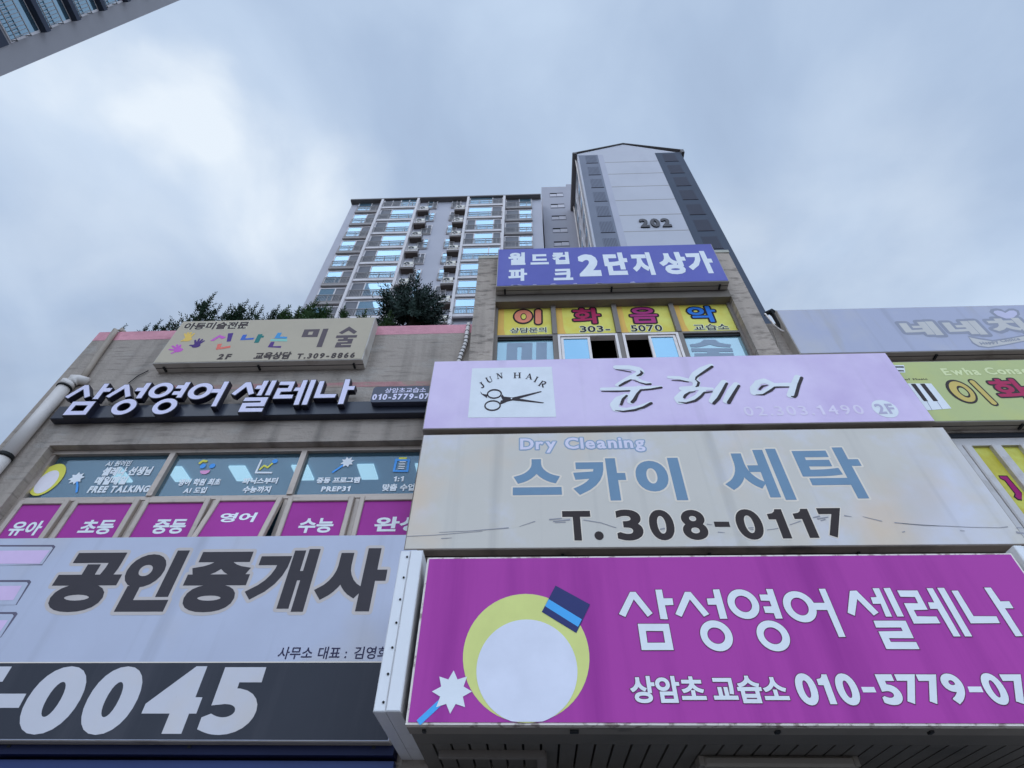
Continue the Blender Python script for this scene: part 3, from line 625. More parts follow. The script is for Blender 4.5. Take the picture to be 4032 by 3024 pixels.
def hand(c, tips, colr, w=.030):
    polys = [disc(c, .058, .042, 14)]
    for i, t in enumerate(tips):
        d = Vector(t)-Vector(c); mid = Vector(c)+d*.45
        polys += stroke([c, tuple(mid), t], [w*1.5, w*1.05, w*.85], 'round')
    flat(polys, YS, colr, r_, 'handprint')
hand((-4.433,7.309), [(-4.499,7.280),(-4.521,7.426),(-4.489,7.449),(-4.450,7.451),(-4.398,7.427)], paint('ochre_ink', (205, 178, 100)))
hand((-4.264,7.175), [(-4.344,7.184),(-4.322,7.284),(-4.280,7.313),(-4.234,7.299),(-4.200,7.268)], paint('ink_violet', (68, 52, 120)))
hand((-4.456,7.092), [(-4.515,7.030),(-4.581,7.110),(-4.572,7.176),(-4.524,7.199),(-4.476,7.193)], paint('orchid_ink', (168, 92, 188)))
# thin cable from the sign to the letters
tag(MB().tube([(*v_[:1], 4.585, v_[1]) for v_ in [(-4.814,6.881),(-4.898,6.790),(-4.953,6.654)]], .006, 6).build('sign_cable', BLACKM), 'thin black cable drooping from the cream art sign to the white letters', 'cable')

# letters of the English academy: one set of outlines for the wall letters and the magenta sign
LET = {
 'sam': [[[(0.540,3.255),(0.578,3.235),(0.648,3.352),(0.720,3.236),(0.755,3.259),(0.667,3.403),(0.631,3.403)]], [[(0.799,3.418),(0.842,3.418),(0.842,3.358),(0.900,3.358),(0.898,3.313),(0.843,3.311),(0.845,3.219),(0.798,3.221)]], frame4([(0.650,3.191),(0.844,3.190),(0.844,3.029),(0.650,3.029)], [(0.694,3.146),(0.801,3.145),(0.800,3.073),(0.692,3.073)])],
 'seong': [[[(0.898,3.253),(0.934,3.234),(1.010,3.350),(1.075,3.235),(1.112,3.252),(1.026,3.401),(0.989,3.401)]], [[(1.174,3.416),(1.217,3.418),(1.219,3.221),(1.172,3.221),(1.172,3.313),(1.119,3.313),(1.120,3.355),(1.172,3.357)]], ring([(1.026,3.137),(1.221,3.101),(1.122,3.211),(1.124,3.021)], [(1.069,3.127),(1.175,3.105),(1.121,3.166),(1.117,3.065)])],
 'yeong': [ring([(1.247,3.333),(1.443,3.298),(1.347,3.417),(1.350,3.219)], [(1.292,3.333),(1.398,3.309),(1.350,3.373),(1.341,3.263)]), [[(1.520,3.418),(1.563,3.417),(1.563,3.221),(1.520,3.221),(1.519,3.256),(1.466,3.258),(1.466,3.300),(1.519,3.301),(1.518,3.337),(1.464,3.339),(1.465,3.380),(1.520,3.380)]], ring([(1.372,3.143),(1.567,3.100),(1.461,3.209),(1.460,3.020)], [(1.414,3.129),(1.522,3.107),(1.465,3.166),(1.467,3.062)])],
 'eo': [ring([(1.596,3.331),(1.796,3.281),(1.684,3.402),(1.691,3.196)], [(1.643,3.327),(1.749,3.281),(1.698,3.358),(1.697,3.240)]), [[(1.860,3.417),(1.902,3.417),(1.905,3.105),(1.865,3.105),(1.860,3.275),(1.791,3.276),(1.792,3.322),(1.862,3.322)]]],
 'sel': [[[(2.054,3.402),(2.097,3.404),(2.172,3.257),(2.134,3.238),(2.077,3.346),(2.016,3.237),(1.980,3.257)]], [[(2.206,3.419),(2.248,3.419),(2.243,3.230),(2.205,3.231),(2.211,3.314),(2.163,3.314),(2.167,3.357),(2.206,3.359)]], [[(2.276,3.419),(2.319,3.421),(2.316,3.231),(2.275,3.231)]], [[(2.117,3.205),(2.313,3.204),(2.310,3.096),(2.162,3.097),(2.162,3.074),(2.312,3.073),(2.312,3.031),(2.117,3.032),(2.117,3.138),(2.265,3.140),(2.265,3.162),(2.114,3.162)]]],
 're': [[[(2.356,3.403),(2.484,3.402),(2.484,3.274),(2.397,3.272),(2.397,3.232),(2.515,3.230),(2.516,3.187),(2.355,3.186),(2.358,3.317),(2.445,3.316),(2.447,3.358),(2.357,3.360)]], [[(2.550,3.417),(2.589,3.417),(2.594,3.106),(2.553,3.106),(2.547,3.279),(2.503,3.279),(2.510,3.322),(2.549,3.321)]], [[(2.618,3.419),(2.662,3.419),(2.663,3.106),(2.621,3.106)]]],
 'na': [[[(2.698,3.399),(2.739,3.400),(2.742,3.231),(2.881,3.230),(2.876,3.187),(2.700,3.186)]], [[(2.915,3.419),(2.958,3.419),(2.963,3.326),(3.017,3.327),(3.016,3.281),(2.964,3.281),(2.964,3.107),(2.921,3.106)]]]}
allp = [p for l_ in LET.values() for c_ in l_ for q in c_ for p in q]; LX0, LX1, LZ0, LZ1 = bb(allp)
# wall letters on their dark rail
r_ = sign('letter_sign', 'white raised letters on a long black rail under the cream art sign', -3.0, 4.5, 5.9)
NAVY = mat('letter_case', (0.010, 0.010, 0.022), .45, .5, var=.05); LETW = mat('letter_face', P(184, 196, 236), .4, .4, var=.03)
RAIL = mat('rail_dark', (0.020, 0.022, 0.036), .35, .5, var=.08, scale=2)
ra = [(-5.527,6.107),(-5.505,6.231),(-1.182,6.400),(-1.196,6.150)]
MB().bev(-5.49, -1.02, 4.505, 4.598, 5.985, 6.185, .006).build('letter_rail', RAIL, r_)
fb = [(-5.399,6.241),(-2.034,6.348),(-2.153,6.481),(-5.250,5.954)]; bx0, bx1, bz1, bz0 = fb[0][0]-.03, fb[1][0], fb[2][1], fb[3][1]
tr = lambda p: (bx0+(p[0]-LX0)/(LX1-LX0)*(bx1-bx0), bz0+(p[1]-LZ0)/(LZ1-LZ0)*(bz1-bz0))
for nm, comps in LET.items():
    body = MB(); face = MB()
    for c_ in comps:
        pts, tris = union([[tr(p) for p in q] for q in c_]); body.solid2d(*dilate(pts, tris, .008), 4.431, 4.504); face.tris2d(pts, tris, 4.4285)
    lo = body.build('channel_letter', NAVY, r_); face.build('letter_face', LETW, lo)
pb = MB(); rb = lambda x0, x1, z0, z1, q: [(x0+q, z0), (x1-q, z0), (x1, z0+q), (x1, z1-q), (x1-q*.3, z1-q*.3), (x1-q, z1), (x0+q, z1), (x0+q*.3, z1-q*.3), (x0, z1-q), (x0, z0+q), (x0+q*.3, z0+q*.3)]
bq = [(-1.809,6.084),(-1.091,6.324),(-1.591,6.341),(-1.548,6.088)]
pb.prism(rb(bq[0][0], -1.0, bq[3][1], bq[2][1], .035), 4.43, 4.502); pbo = pb.build('phone_plate', mat('plate_grey', (0.050, 0.055, 0.085), .4, .5, var=.05), r_)
text('상암초교습소', [(-1.668,6.255),(-1.193,6.263),(-1.439,6.312),(-1.427,6.228)], 4.426, LETW, pbo, bold=.02); text('010-5779-07', [(-1.794,6.154),(-1.145,6.169),(-1.425,6.217),(-1.625,6.116)], 4.426, LETW, pbo, bold=.045, gap=.1)

# blue complex sign
r_ = sign('box_sign', 'blue box sign with big white letters at the top between two concrete pillars', 1.1, 4.45, 8.25)
BLUEF = mat('blue_face', P(84, 94, 176), **FACE, var=.06, scale=1.2, dark=(P(98, 110, 185), .6), thr=(.5, .75), dscale=2, dstretch=(1, 1, .5))
signbox(r_, -.455, 2.742, 8.255, 9.272, 4.36, 4.496, BLUEF)
YS = 4.354; WH = paint('white_vinyl', (205, 218, 244))
for s_, bx, bo in (('월', [(-0.297,8.917),(-0.044,8.829),(-0.125,9.153),(-0.165,8.800)], .05), ('드', [(0.030,8.844),(0.296,8.813),(0.162,9.087),(0.156,8.800)], .05), ('컵', [(0.351,9.042),(0.596,8.818),(0.554,9.136),(0.495,8.792)], .05), ('파', [(-0.289,8.418),(-0.022,8.604),(-0.085,8.699),(-0.105,8.378)], .05), ('크', [(0.350,8.390),(0.622,8.396),(0.488,8.665),(0.472,8.371)], .05),
                   ('2', [(0.719,8.831),(1.028,8.467),(0.875,9.052),(0.863,8.453)], .06), ('단', [(1.094,9.006),(1.433,8.931),(1.366,9.080),(1.249,8.468)], .055), ('지', [(1.485,8.987),(1.781,8.458),(1.749,9.065),(1.726,8.450)], .055), ('상', [(1.877,8.739),(2.267,8.796),(2.231,9.053),(2.013,8.452)], .055), ('가', [(2.270,8.537),(2.637,8.824),(2.575,9.064),(2.529,8.457)], .055)):
    text(s_, bx, YS, WH, r_, bold=bo)
nic = MB()
for k in range(9):
    x = -.4+3.1*random.random(); nic.prism([(x, 8.268), (x+.05+.08*random.random(), 8.268), (x+.06, 8.268+.02*random.random()+.008), (x+.02, 8.285)], YS+.001, YS+.0018)
nic.build('peeled_edge', paint('peeled_vinyl', (150, 160, 205)), r_)

# lilac hairdresser sign
r_ = sign('box_sign', 'lilac box sign with a scissors emblem in a white square', 1.48, 4.45, 5.6)
LILF = mat('lilac_face', P(192, 194, 238), **FACE, var=.05, scale=.7, dark=(P(172, 168, 220), .85), thr=(.42, .62), dscale=.45)
overlay(LILF, GRIME, .12, 1.3, (4, 1, .12), (.56, .76), 5)
signbox(r_, -1.142, 4.112, 5.600, 6.690, 4.36, 4.57, LILF, rim=.01)
YS = 4.354
LPW = paint('faded_white_vinyl', (203, 217, 238)); LPD = paint('dark_vinyl', (52, 50, 58)); LPN = paint('faint_white_vinyl', (196, 202, 240))
flat([[(-0.678,6.546),(0.249,6.549),(0.264,5.743),(-0.673,5.753)]], YS, LPW, r_, 'emblem_patch')
SER = {'J': ([[(.62,1),(.62,.25),(.5,.06),(.3,.04),(.15,.14)]], [(.42,.98,.85,.98)]), 'U': ([[(.2,1),(.2,.3),(.32,.08),(.55,.03)]], [(.02,.98,.4,.98),(.65,.98,.98,.98)]), 'N': ([[(.2,1),(.82,0)]], [(.02,.98,.3,.98),(.66,.98,1,.98),(.02,.02,.36,.02)]),
       'H': ([[(.2,0),(.2,1)],[(.8,0),(.8,1)]], [(.02,.98,.38,.98),(.62,.98,.98,.98),(.02,.02,.38,.02),(.62,.02,.98,.02),(.2,.52,.8,.52)]), 'A': ([[(.46,1),(.86,0)]], [(.0,.02,.3,.02),(.68,.02,1.04,.02),(.28,.36,.7,.36)]), 'I': ([[(.5,0),(.5,1)]], [(.28,.98,.72,.98),(.28,.02,.72,.02)]),
       'R': ([[(.2,0),(.2,1)],[(.45,.5),(.9,0)],[(.42,.98),(.7,.95),(.8,.75),(.7,.55),(.42,.5)]], [(.02,.98,.5,.98),(.02,.02,.4,.02),(.75,.02,1.02,.02)])}
THIN = {'U': [[(.55,.03),(.72,.08),(.81,.3),(.81,1)]], 'N': [[(.2,0),(.2,1)],[(.82,0),(.82,1)]], 'A': [[(.46,1),(.14,0)]]}
arch = []
for ch, c_, rot in zip('JUNHAIR', [(-0.550,6.256),(-0.469,6.343),(-0.353,6.404),(-0.151,6.407),(-0.014,6.386),(0.063,6.333),(0.135,6.255)], (32, 22, 9, 0, -10, -22, -30)):
    ww, hh = (.075, .093) if ch != 'I' else (.06, .093)
    if ch == 'H': ww = .09
    ca, sa_ = math.cos(R(rot)), math.sin(R(rot)); T2 = lambda p: (c_[0]+((p[0]-.5)*ww)*ca-((p[1]-.5)*hh)*sa_, c_[1]+((p[0]-.5)*ww)*sa_+((p[1]-.5)*hh)*ca)
    for l_ in SER[ch][0]: arch += stroke([T2(p) for p in l_], .0165)
    for l_ in THIN.get(ch, []): arch += stroke([T2(p) for p in l_], .007)
    for x0, z0, x1, z1 in SER[ch][1]: arch += stroke([T2((x0, z0)), T2((x1, z1))], .007)
flat(arch, YS-.002, LPD, r_, 'lettering')
sc = ring([(-0.487,6.097),(-0.319,6.103),(-0.405,6.187),(-0.409,6.030)], [(-0.472,6.097),(-0.335,6.104),(-0.404,6.162),(-0.410,6.053)])+ring([(-0.507,5.925),(-0.326,5.926),(-0.408,6.010),(-0.416,5.844)], [(-0.492,5.924),(-0.341,5.927),(-0.408,5.988),(-0.417,5.867)])
sc += [[(-0.340,5.956),(-0.328,6.004),(-0.270,6.018),(-0.201,6.046),(0.115,6.141),(0.122,6.127),(-0.180,6.006),(-0.255,5.983),(-0.321,5.945)], [(-0.329,6.067),(-0.313,6.099),(-0.296,6.063),(-0.201,6.046),(0.141,5.960),(0.132,5.948),(-0.200,6.001),(-0.311,6.012)], [(-0.566,6.158),(-0.536,6.113),(-0.493,6.101),(-0.477,6.113),(-0.484,6.047),(-0.511,6.072),(-0.545,6.105)]]
flat(sc, YS-.002, LPD, r_, 'scissors_emblem'); flat([disc((-0.212,6.029), .008, .011, 12)], YS-.0035, LPW, r_, 'scissors_pivot')
kz = .0024
brush = []
for l_, wd in (([(0.985,6.517),(1.146,6.509),(1.233,6.472),(1.255,6.432),(1.234,6.394),(1.148,6.338)], [38, 44, 50, 52, 50, 46]), ([(1.150,6.348),(1.035,6.265),(0.965,6.216)], [44, 38, 30]), ([(1.162,6.347),(1.241,6.269),(1.330,6.233)], [30, 26, 24]), ([(0.787,6.157),(1.097,6.157),(1.441,6.178)], [26, 36, 18]), ([(1.199,6.162),(1.131,6.086),(1.075,5.954)], [46, 54, 44]),
               ([(1.045,6.049),(0.950,5.992),(0.893,5.906),(0.901,5.845),(1.015,5.829),(1.153,5.857),(1.287,5.933)], [36, 50, 54, 46, 34, 40, 22]), ([(1.558,6.331),(1.671,6.318),(1.777,6.274)], [26, 32, 28]), ([(2.071,6.518),(1.958,6.452),(1.867,6.367),(1.820,6.295),(1.844,6.234),(1.826,6.183)], [34, 50, 58, 56, 50, 44]),
               ([(1.661,6.143),(1.800,6.150),(1.885,6.137),(1.989,6.131)], [36, 40, 32, 22]), ([(1.788,6.150),(1.663,6.064),(1.592,5.986),(1.594,5.936),(1.694,5.948),(1.814,6.016),(1.885,6.113)], [44, 52, 54, 40, 30, 42, 40]), ([(2.147,6.236),(2.040,6.082),(1.946,5.939)], [42, 58, 46]), ([(2.269,6.195),(2.181,6.079),(2.092,5.935)], [40, 52, 44]),
               ([(2.508,6.221),(2.590,6.243),(2.650,6.195),(2.682,6.179),(2.838,6.179)], [40, 46, 40, 30, 36]), ([(2.513,6.217),(2.436,6.127),(2.421,6.055),(2.506,6.052),(2.620,6.122),(2.671,6.183)], [40, 46, 44, 34, 40, 34]), ([(2.972,6.295),(2.905,6.170),(2.791,6.006)], [44, 58, 44])):
    brush += stroke(l_, [v*kz*.72 for v in wd], 'round')
flat(brush, YS-.001, LPW, r_, 'brush_lettering')
brush = []
for l_, wd in (([(0.980,6.475),(1.061,6.457),(1.146,6.429)], [4, 9, 7]), ([(1.259,6.446),(1.270,6.410),(1.242,6.378),(1.207,6.363)], [8, 18, 20, 12]), ([(1.130,6.300),(1.060,6.255),(0.989,6.204)], [10, 20, 14]), ([(1.143,6.300),(1.213,6.254),(1.284,6.221),(1.333,6.225)], [4, 7, 12, 16]), ([(0.780,6.119),(0.940,6.115),(1.086,6.122)], [6, 11, 12]), ([(1.443,6.165),(1.321,6.140),(1.213,6.130),(1.166,6.067),(1.122,5.979),(1.092,5.945)], [16, 14, 14, 18, 24, 22]),
               ([(1.046,6.043),(1.000,5.991),(0.971,5.913)], [16, 18, 18]), ([(0.895,5.825),(0.976,5.806),(1.099,5.824),(1.203,5.864),(1.291,5.923)], [4, 12, 16, 18, 20]), ([(1.580,6.277),(1.674,6.271),(1.758,6.246)], [5, 10, 6]), ([(2.078,6.496),(1.958,6.399),(1.864,6.323),(1.842,6.280)], [20, 18, 14, 8]), ([(1.847,6.276),(1.867,6.234),(1.845,6.182),(1.823,6.168)], [5, 16, 16, 8]), ([(1.800,6.092),(1.735,6.081),(1.682,6.037),(1.659,6.002)], [4, 12, 18, 16]),
               ([(1.584,5.933),(1.663,5.916),(1.768,5.950),(1.844,6.015),(1.892,6.073),(1.978,6.085)], [4, 12, 18, 18, 14, 10]), ([(2.169,6.211),(2.100,6.099),(2.019,5.975),(1.952,5.904)], [18, 20, 22, 20]), ([(2.291,6.171),(2.213,6.060),(2.112,5.912)], [18, 20, 24]), ([(2.603,6.172),(2.545,6.159),(2.497,6.110)], [4, 16, 14]), ([(2.431,6.026),(2.510,6.024),(2.617,6.091),(2.669,6.137),(2.818,6.139)], [4, 12, 18, 12, 9]), ([(3.011,6.283),(2.940,6.169),(2.853,6.008),(2.832,5.982),(2.801,5.988)], [20, 20, 20, 16, 10])):
    brush += stroke(l_, [v*kz*.74 for v in wd], 'round')
flat(brush, YS-.0025, LPD, r_, 'brush_shadow')
text('02.303.1490', [(2.236,5.785),(3.462,5.778),(3.132,5.854),(2.300,5.712)], YS, LPN, r_, bold=.012, gap=.17)
flat([disc(*ell([(3.564,5.816),(3.815,5.730),(3.716,5.917),(3.668,5.659)]), 40)], YS, LPW, r_, 'floor_badge'); text('2F', [(3.597,5.795),(3.783,5.741),(3.704,5.860),(3.637,5.714)], YS-.002, paint('badge_grey', (160, 168, 205)), r_, bold=.03, gap=.12)

# cream dry cleaning sign
r_ = sign('box_sign', 'large faded cream sign with grey blue letters directly below the lilac sign', 1.48, 4.45, 4.2)
BEIF = mat('faded_cream_face', P(178, 188, 194), **FACE, var=.05, scale=.8, dark=(P(184, 202, 236), .85), thr=(.50, .68), dscale=.75)
overlay(BEIF, P(190, 184, 172), .7, 1.0, (1, 1, 1), (.54, .72)); overlay(BEIF, P(168, 174, 178), .55, .8, (1, 1, .8), (.55, .75))
overlay(BEIF, GRIME, .22, 1.3, (4, 1, .12), (.56, .76), 5)
signbox(r_, -1.125, 4.14, 4.185, 5.520, 4.355, 4.56, BEIF, mat('grubby_case', P(120, 120, 120), .6, .3, var=.1, scale=2, dark=((.03, .03, .03), .7), thr=(.5, .7), dscale=2), rim=.012)
YS = 4.349; SB = paint('faded_blue_vinyl', (100, 136, 172)); BK = paint('black_vinyl', (50, 48, 52)); HALO = paint('pale_halo', (200, 202, 204))
text('Dry Cleaning', [(-0.117,5.364),(1.129,5.316),(-0.065,5.445),(0.141,5.251)], YS, paint('pale_blue_vinyl', (188, 200, 232)), r_, bold=.03, gap=.10, rim=(.013, paint('blue_outline', (125, 155, 190))))
for s_, bx, bo in (('스', [(-0.184,4.776),(0.273,4.770),(0.045,5.170),(0.037,4.744)], .05), ('카', [(0.383,4.869),(0.887,5.034),(0.751,5.169),(0.753,4.673)], .05), ('이', [(0.983,5.025),(1.419,4.677),(1.365,5.165),(1.372,4.668)], .055), ('세', [(1.795,4.910),(2.388,4.668),(2.235,5.262),(2.176,4.659)], .03), ('탁', [(2.535,5.234),(3.126,5.100),(2.970,5.268),(2.988,4.666)], .03)):
    text(s_, bx, YS, SB, r_, bold=bo, res=6, rim=(.018, HALO))
for s_, bx in (('T', [(0.263,4.561),(0.514,4.558),(0.388,4.564),(0.424,4.262)]), ('3', [(0.733,4.346),(0.962,4.343),(0.907,4.573),(0.861,4.257)]), ('0', [(1.023,4.423),(1.238,4.392),(1.155,4.567),(1.123,4.257)]), ('8', [(1.305,4.462),(1.520,4.348),(1.425,4.563),(1.393,4.258)]), ('0', [(1.780,4.414),(2.004,4.370),(1.926,4.564),(1.872,4.255)]), ('1', [(2.074,4.503),(2.213,4.266),(2.193,4.561),(2.177,4.264)]), ('1', [(2.299,4.501),(2.443,4.271),(2.436,4.562),(2.411,4.268)]), ('7', [(2.523,4.563),(2.734,4.534),(2.631,4.567),(2.596,4.269)])):
    text(s_, bx, YS, BK, r_, bold=.034, res=7, rim=(.010, HALO))
flat([disc(*ell([(0.532,4.306),(0.612,4.305),(0.577,4.352),(0.568,4.265)]), 16), [(1.590,4.438),(1.721,4.436),(1.720,4.384),(1.589,4.386)]], YS, BK, r_, 'lettering')
for l_, wd in (([(3.135,4.411),(3.268,4.395),(3.490,4.374)], [.012, .007, .004]), ([(2.893,4.475),(3.037,4.426)], [.006, .012]), ([(2.738,4.488),(2.798,4.476)], [.016, .006]), ([(2.462,4.470),(2.527,4.484)], [.012, .02]), ([(2.493,4.456),(2.595,4.473)], [.018, .012]), ([(2.515,4.437),(2.562,4.451)], [.012, .016]), ([(2.235,4.398),(2.343,4.436)], [.008, .012]), ([(2.024,4.349),(2.129,4.365)], [.006, .01]),
               ([(-0.831,4.356),(-0.563,4.367),(-0.216,4.395)], [.006, .008, .014]), ([(-0.121,4.407),(0.020,4.460)], [.005, .012]), ([(0.145,4.476),(0.258,4.488)], [.02, .012]), ([(0.178,4.456),(0.331,4.474)], [.016, .02]), ([(0.194,4.443),(0.290,4.448)], [.008, .014]), ([(0.448,4.469),(0.602,4.438),(0.730,4.385)], [.012, .01, .008]), ([(3.196,4.401),(3.372,4.381),(3.554,4.372),(3.754,4.358),(3.988,4.351),(4.062,4.360)], [.006, .01, .008, .007, .006, .01]),
               ([(4.125,4.350),(4.175,4.345)], [.02, .01]), ([(4.097,4.305),(4.157,4.291)], [.03, .02]), ([(3.644,4.326),(3.680,4.322)], [.01, .008]), ([(3.154,4.315),(3.181,4.322)], [.01, .012]), ([(1.107,4.366),(1.151,4.375)], [.012, .02]), ([(1.524,4.414),(1.570,4.406)], [.01, .006]), ([(1.600,4.333),(1.657,4.326)], [.012, .006]), ([(1.871,4.372),(1.919,4.374)], [.008, .012]), ([(1.878,4.358),(1.913,4.355)], [.006, .01]), ([(-1.118,4.318),(-0.864,4.329),(-0.448,4.363)], [.007, .008, .006]), ([(-0.805,4.294),(-0.714,4.299)], [.012, .005])):
    flat(stroke(l_, [v*.75 for v in wd]), YS-.0005, paint('scuff_grey', (132, 142, 160)), r_, 'scuff_mark')

# magenta sign on the canopy's front
r_ = sign('box_sign', 'magenta sign with a lime round shape on the white edged canopy front', 1.25, 3.63, 2.62)
MAGF = mat('magenta_face', P(150, 64, 163), **FACE, var=.05, scale=.9, dark=(P(126, 46, 142), .75), thr=(.47, .68), dscale=1.2, dstretch=(2.2, 1, .16))
zx0, zx1, zz0, zz1 = -.745, 3.243, 2.622, 3.668
MB().box(zx0, zx1, 3.585, 3.66, zz0, zz1).build('sign_case', mat('white_sign_edge', P(205, 205, 212), .45, .4, var=.05, scale=8, dark=(P(110, 100, 100), .8), thr=(.52, .62), dscale=14), r_)
MB().box(zx0+.014, zx1-.014, 3.5805, 3.60, zz0+.012, zz1-.012).build('sign_face', MAGF, r_)
YS = 3.578; MW = paint('white_print', (200, 218, 244)); MD = paint('brown_edging', (92, 52, 92))
for nm, comps in LET.items():
    pts, tris = union([q for c_ in comps for q in c_]); MB().tris2d(*dilate(pts, tris, .0045), YS+.001).build('lettering_edging', MD, r_); MB().tris2d(pts, tris, YS-.0005).build('lettering', MW, r_)
for s_, bx in (('상암초', [(0.548,2.811),(0.980,2.756),(0.910,2.880),(0.604,2.733)]), ('교습소', [(1.022,2.861),(1.450,2.756),(1.239,2.881),(1.222,2.733)])): text(s_, bx, YS, MW, r_, bold=.035, res=5, rim=(.0045, MD))
for s_, bx in (('0', [(1.504,2.833),(1.621,2.762),(1.576,2.894),(1.572,2.722)]), ('1', [(1.638,2.877),(1.705,2.729),(1.676,2.888),(1.685,2.728)]), ('0', [(1.733,2.830),(1.853,2.764),(1.794,2.893),(1.789,2.722)]), ('5', [(1.970,2.882),(2.086,2.774),(2.028,2.888),(2.027,2.724)]), ('7', [(2.094,2.882),(2.212,2.874),(2.154,2.888),(2.125,2.729)]), ('7', [(2.217,2.882),(2.333,2.874),(2.274,2.887),(2.251,2.729)]), ('9', [(2.340,2.856),(2.455,2.812),(2.396,2.892),(2.385,2.728)]), ('0', [(2.562,2.840),(2.678,2.760),(2.636,2.894),(2.620,2.725)]), ('7', [(2.691,2.882),(2.813,2.874),(2.773,2.887),(2.717,2.729)])):
    text(s_, bx, YS, MW, r_, bold=.042, res=7, rim=(.0045, MD))
for bx in ([(1.875,2.819),(1.948,2.819),(1.949,2.790),(1.875,2.790)], [(2.475,2.821),(2.551,2.821),(2.547,2.791),(2.470,2.791)]): flat([bx], YS, MW, r_, 'lettering')
# a plain round motif of the same size and colours in place of the printed figure
LIMEP = paint('lime_print', (186, 206, 138)); PALEP = paint('pale_blue_print', (190, 208, 242)); SKYP = paint('sky_blue_print', (70, 160, 240))
NAVYP = paint('navy_block_print', (48, 58, 112))
hd = disc(*ell([(-0.445,3.086),(0.329,3.014),(-0.163,3.394),(-0.087,2.631)]), 56); hz = zz0+.014
flat([hd], YS+.0012, LIMEP, r_, 'round_motif')
cc_ = ell([(-0.357,2.915),(0.250,2.914),(-0.043,3.222),(-0.048,2.625)]); flat([[(p[0], max(p[1], hz)) for p in disc(*cc_, 64)]], YS-.0003, PALEP, r_, 'round_motif_centre')
flat([[(0.143,3.451),(0.361,3.319),(0.259,3.134),(0.046,3.271)]], YS-.0009, NAVYP, r_, 'navy_block'); flat([[(0.094,3.356),(0.300,3.221),(0.272,3.173),(0.068,3.309)]], YS-.0013, SKYP, r_, 'block_stripe')
flat(stroke([(-0.671,2.630),(-0.548,2.744)], .034), YS, SKYP, r_, 'wand_stick'); sc_ = (-0.494,2.794)
flat([[(sc_[0]+(.118 if k % 2 == 0 else .072)*math.cos(math.pi*k/8), sc_[1]+(.118 if k % 2 == 0 else .072)*math.sin(math.pi*k/8)) for k in range(16)]], YS-.001, MW, r_, 'wand_star')

# grey estate agent sign, lower left
r_ = sign('box_sign', 'pale grey sign with heavy dark letters over a charcoal strip of big digits', -3.3, 4.45, 2.74)
AGF = mat('pale_grey_face', P(158, 176, 208), **FACE, var=.04, scale=.7, dark=(P(166, 186, 220), .8), thr=(.45, .7), dscale=.6)
overlay(AGF, P(165, 174, 184), .6, .9, (1, 1, .9), (.55, .72))
gx0, gx1, gz0, gzm, gz1 = -6.4, -1.0, 2.738, 3.253, 4.342
overlay(AGF, GRIME, .22, 1.1, (4, 1, .12), (.56, .76), 5)
signbox(r_, gx0, gx1, gz0, gz1, 4.36, 4.56, AGF, rim=.006)
YS = 4.354
CHAR = mat('charcoal_print', P(50, 57, 70), .5, .12, var=.05, scale=1, dark=(P(68, 74, 88), .5), thr=(.5, .75), dscale=2, dstretch=(2, 1, .2))
flat([[(gx0+.01, gz0+.01), (gx1-.01, gz0+.01), (gx1-.01, gzm), (gx0+.01, gzm)]], YS, CHAR, r_, 'dark_strip')
flat([[(gx0+.01, gzm), (gx1-.01, gzm), (gx1-.01, gzm+.008), (gx0+.01, gzm+.008)]], YS-.0005, HALO, r_, 'strip_line')
TAN = paint('tan_halo', (168, 174, 184)); DK = paint('dark_print', (56, 58, 68))
for s_, bx in (('공', [(-4.058,3.911),(-3.503,3.930),(-3.785,4.184),(-3.728,3.650)]), ('인', [(-3.480,3.972),(-2.995,4.196),(-3.029,4.200),(-3.176,3.650)]), ('중', [(-2.930,3.883),(-2.395,3.956),(-2.561,4.183),(-2.644,3.643)]), ('개', [(-2.384,3.772),(-1.851,4.202),(-1.958,4.204),(-2.007,3.644)]), ('사', [(-1.809,3.754),(-1.231,3.956),(-1.362,4.207),(-1.358,3.645)])):
    text(s_, bx, YS, DK, r_, bold=.04 if s_ == '개' else .055, res=5, rim=(.028, TAN))
text('사무소 대표 : 김영희', [(-1.947,3.301),(-1.113,3.324),(-1.869,3.370),(-1.859,3.279)], YS, paint('navy_print', (42, 44, 78)), r_, bold=.012, gap=.18)
DG = mat('digit_print', P(174, 188, 210), .5, .12, var=.04, scale=2, dark=(P(178, 182, 182), .6), thr=(.5, .75), dscale=1.1)
for s_, bx in (('5', [(-4.310,2.891),(-3.936,2.974),(-4.150,3.228),(-4.077,2.774)]), ('0', [(-3.695,3.079),(-3.298,2.922),(-3.435,3.229),(-3.482,2.775)]), ('0', [(-3.245,3.067),(-2.875,2.941),(-3.035,3.228),(-3.055,2.774)]), ('4', [(-2.800,2.864),(-2.403,2.865),(-2.516,3.228),(-2.514,2.782)]), ('5', [(-2.355,2.894),(-1.978,2.976),(-2.206,3.221),(-2.196,2.776)])):
    text(s_, bx, YS-.001, DG, r_, bold=.05, res=6)
flat([[(-4.007,3.038),(-3.725,3.038),(-3.720,2.944),(-3.991,2.944)]], YS-.001, DG, r_, 'lettering')
EDG = paint('grey_edging', (88, 92, 118)); LILP = paint('lilac_print', (186, 178, 226))
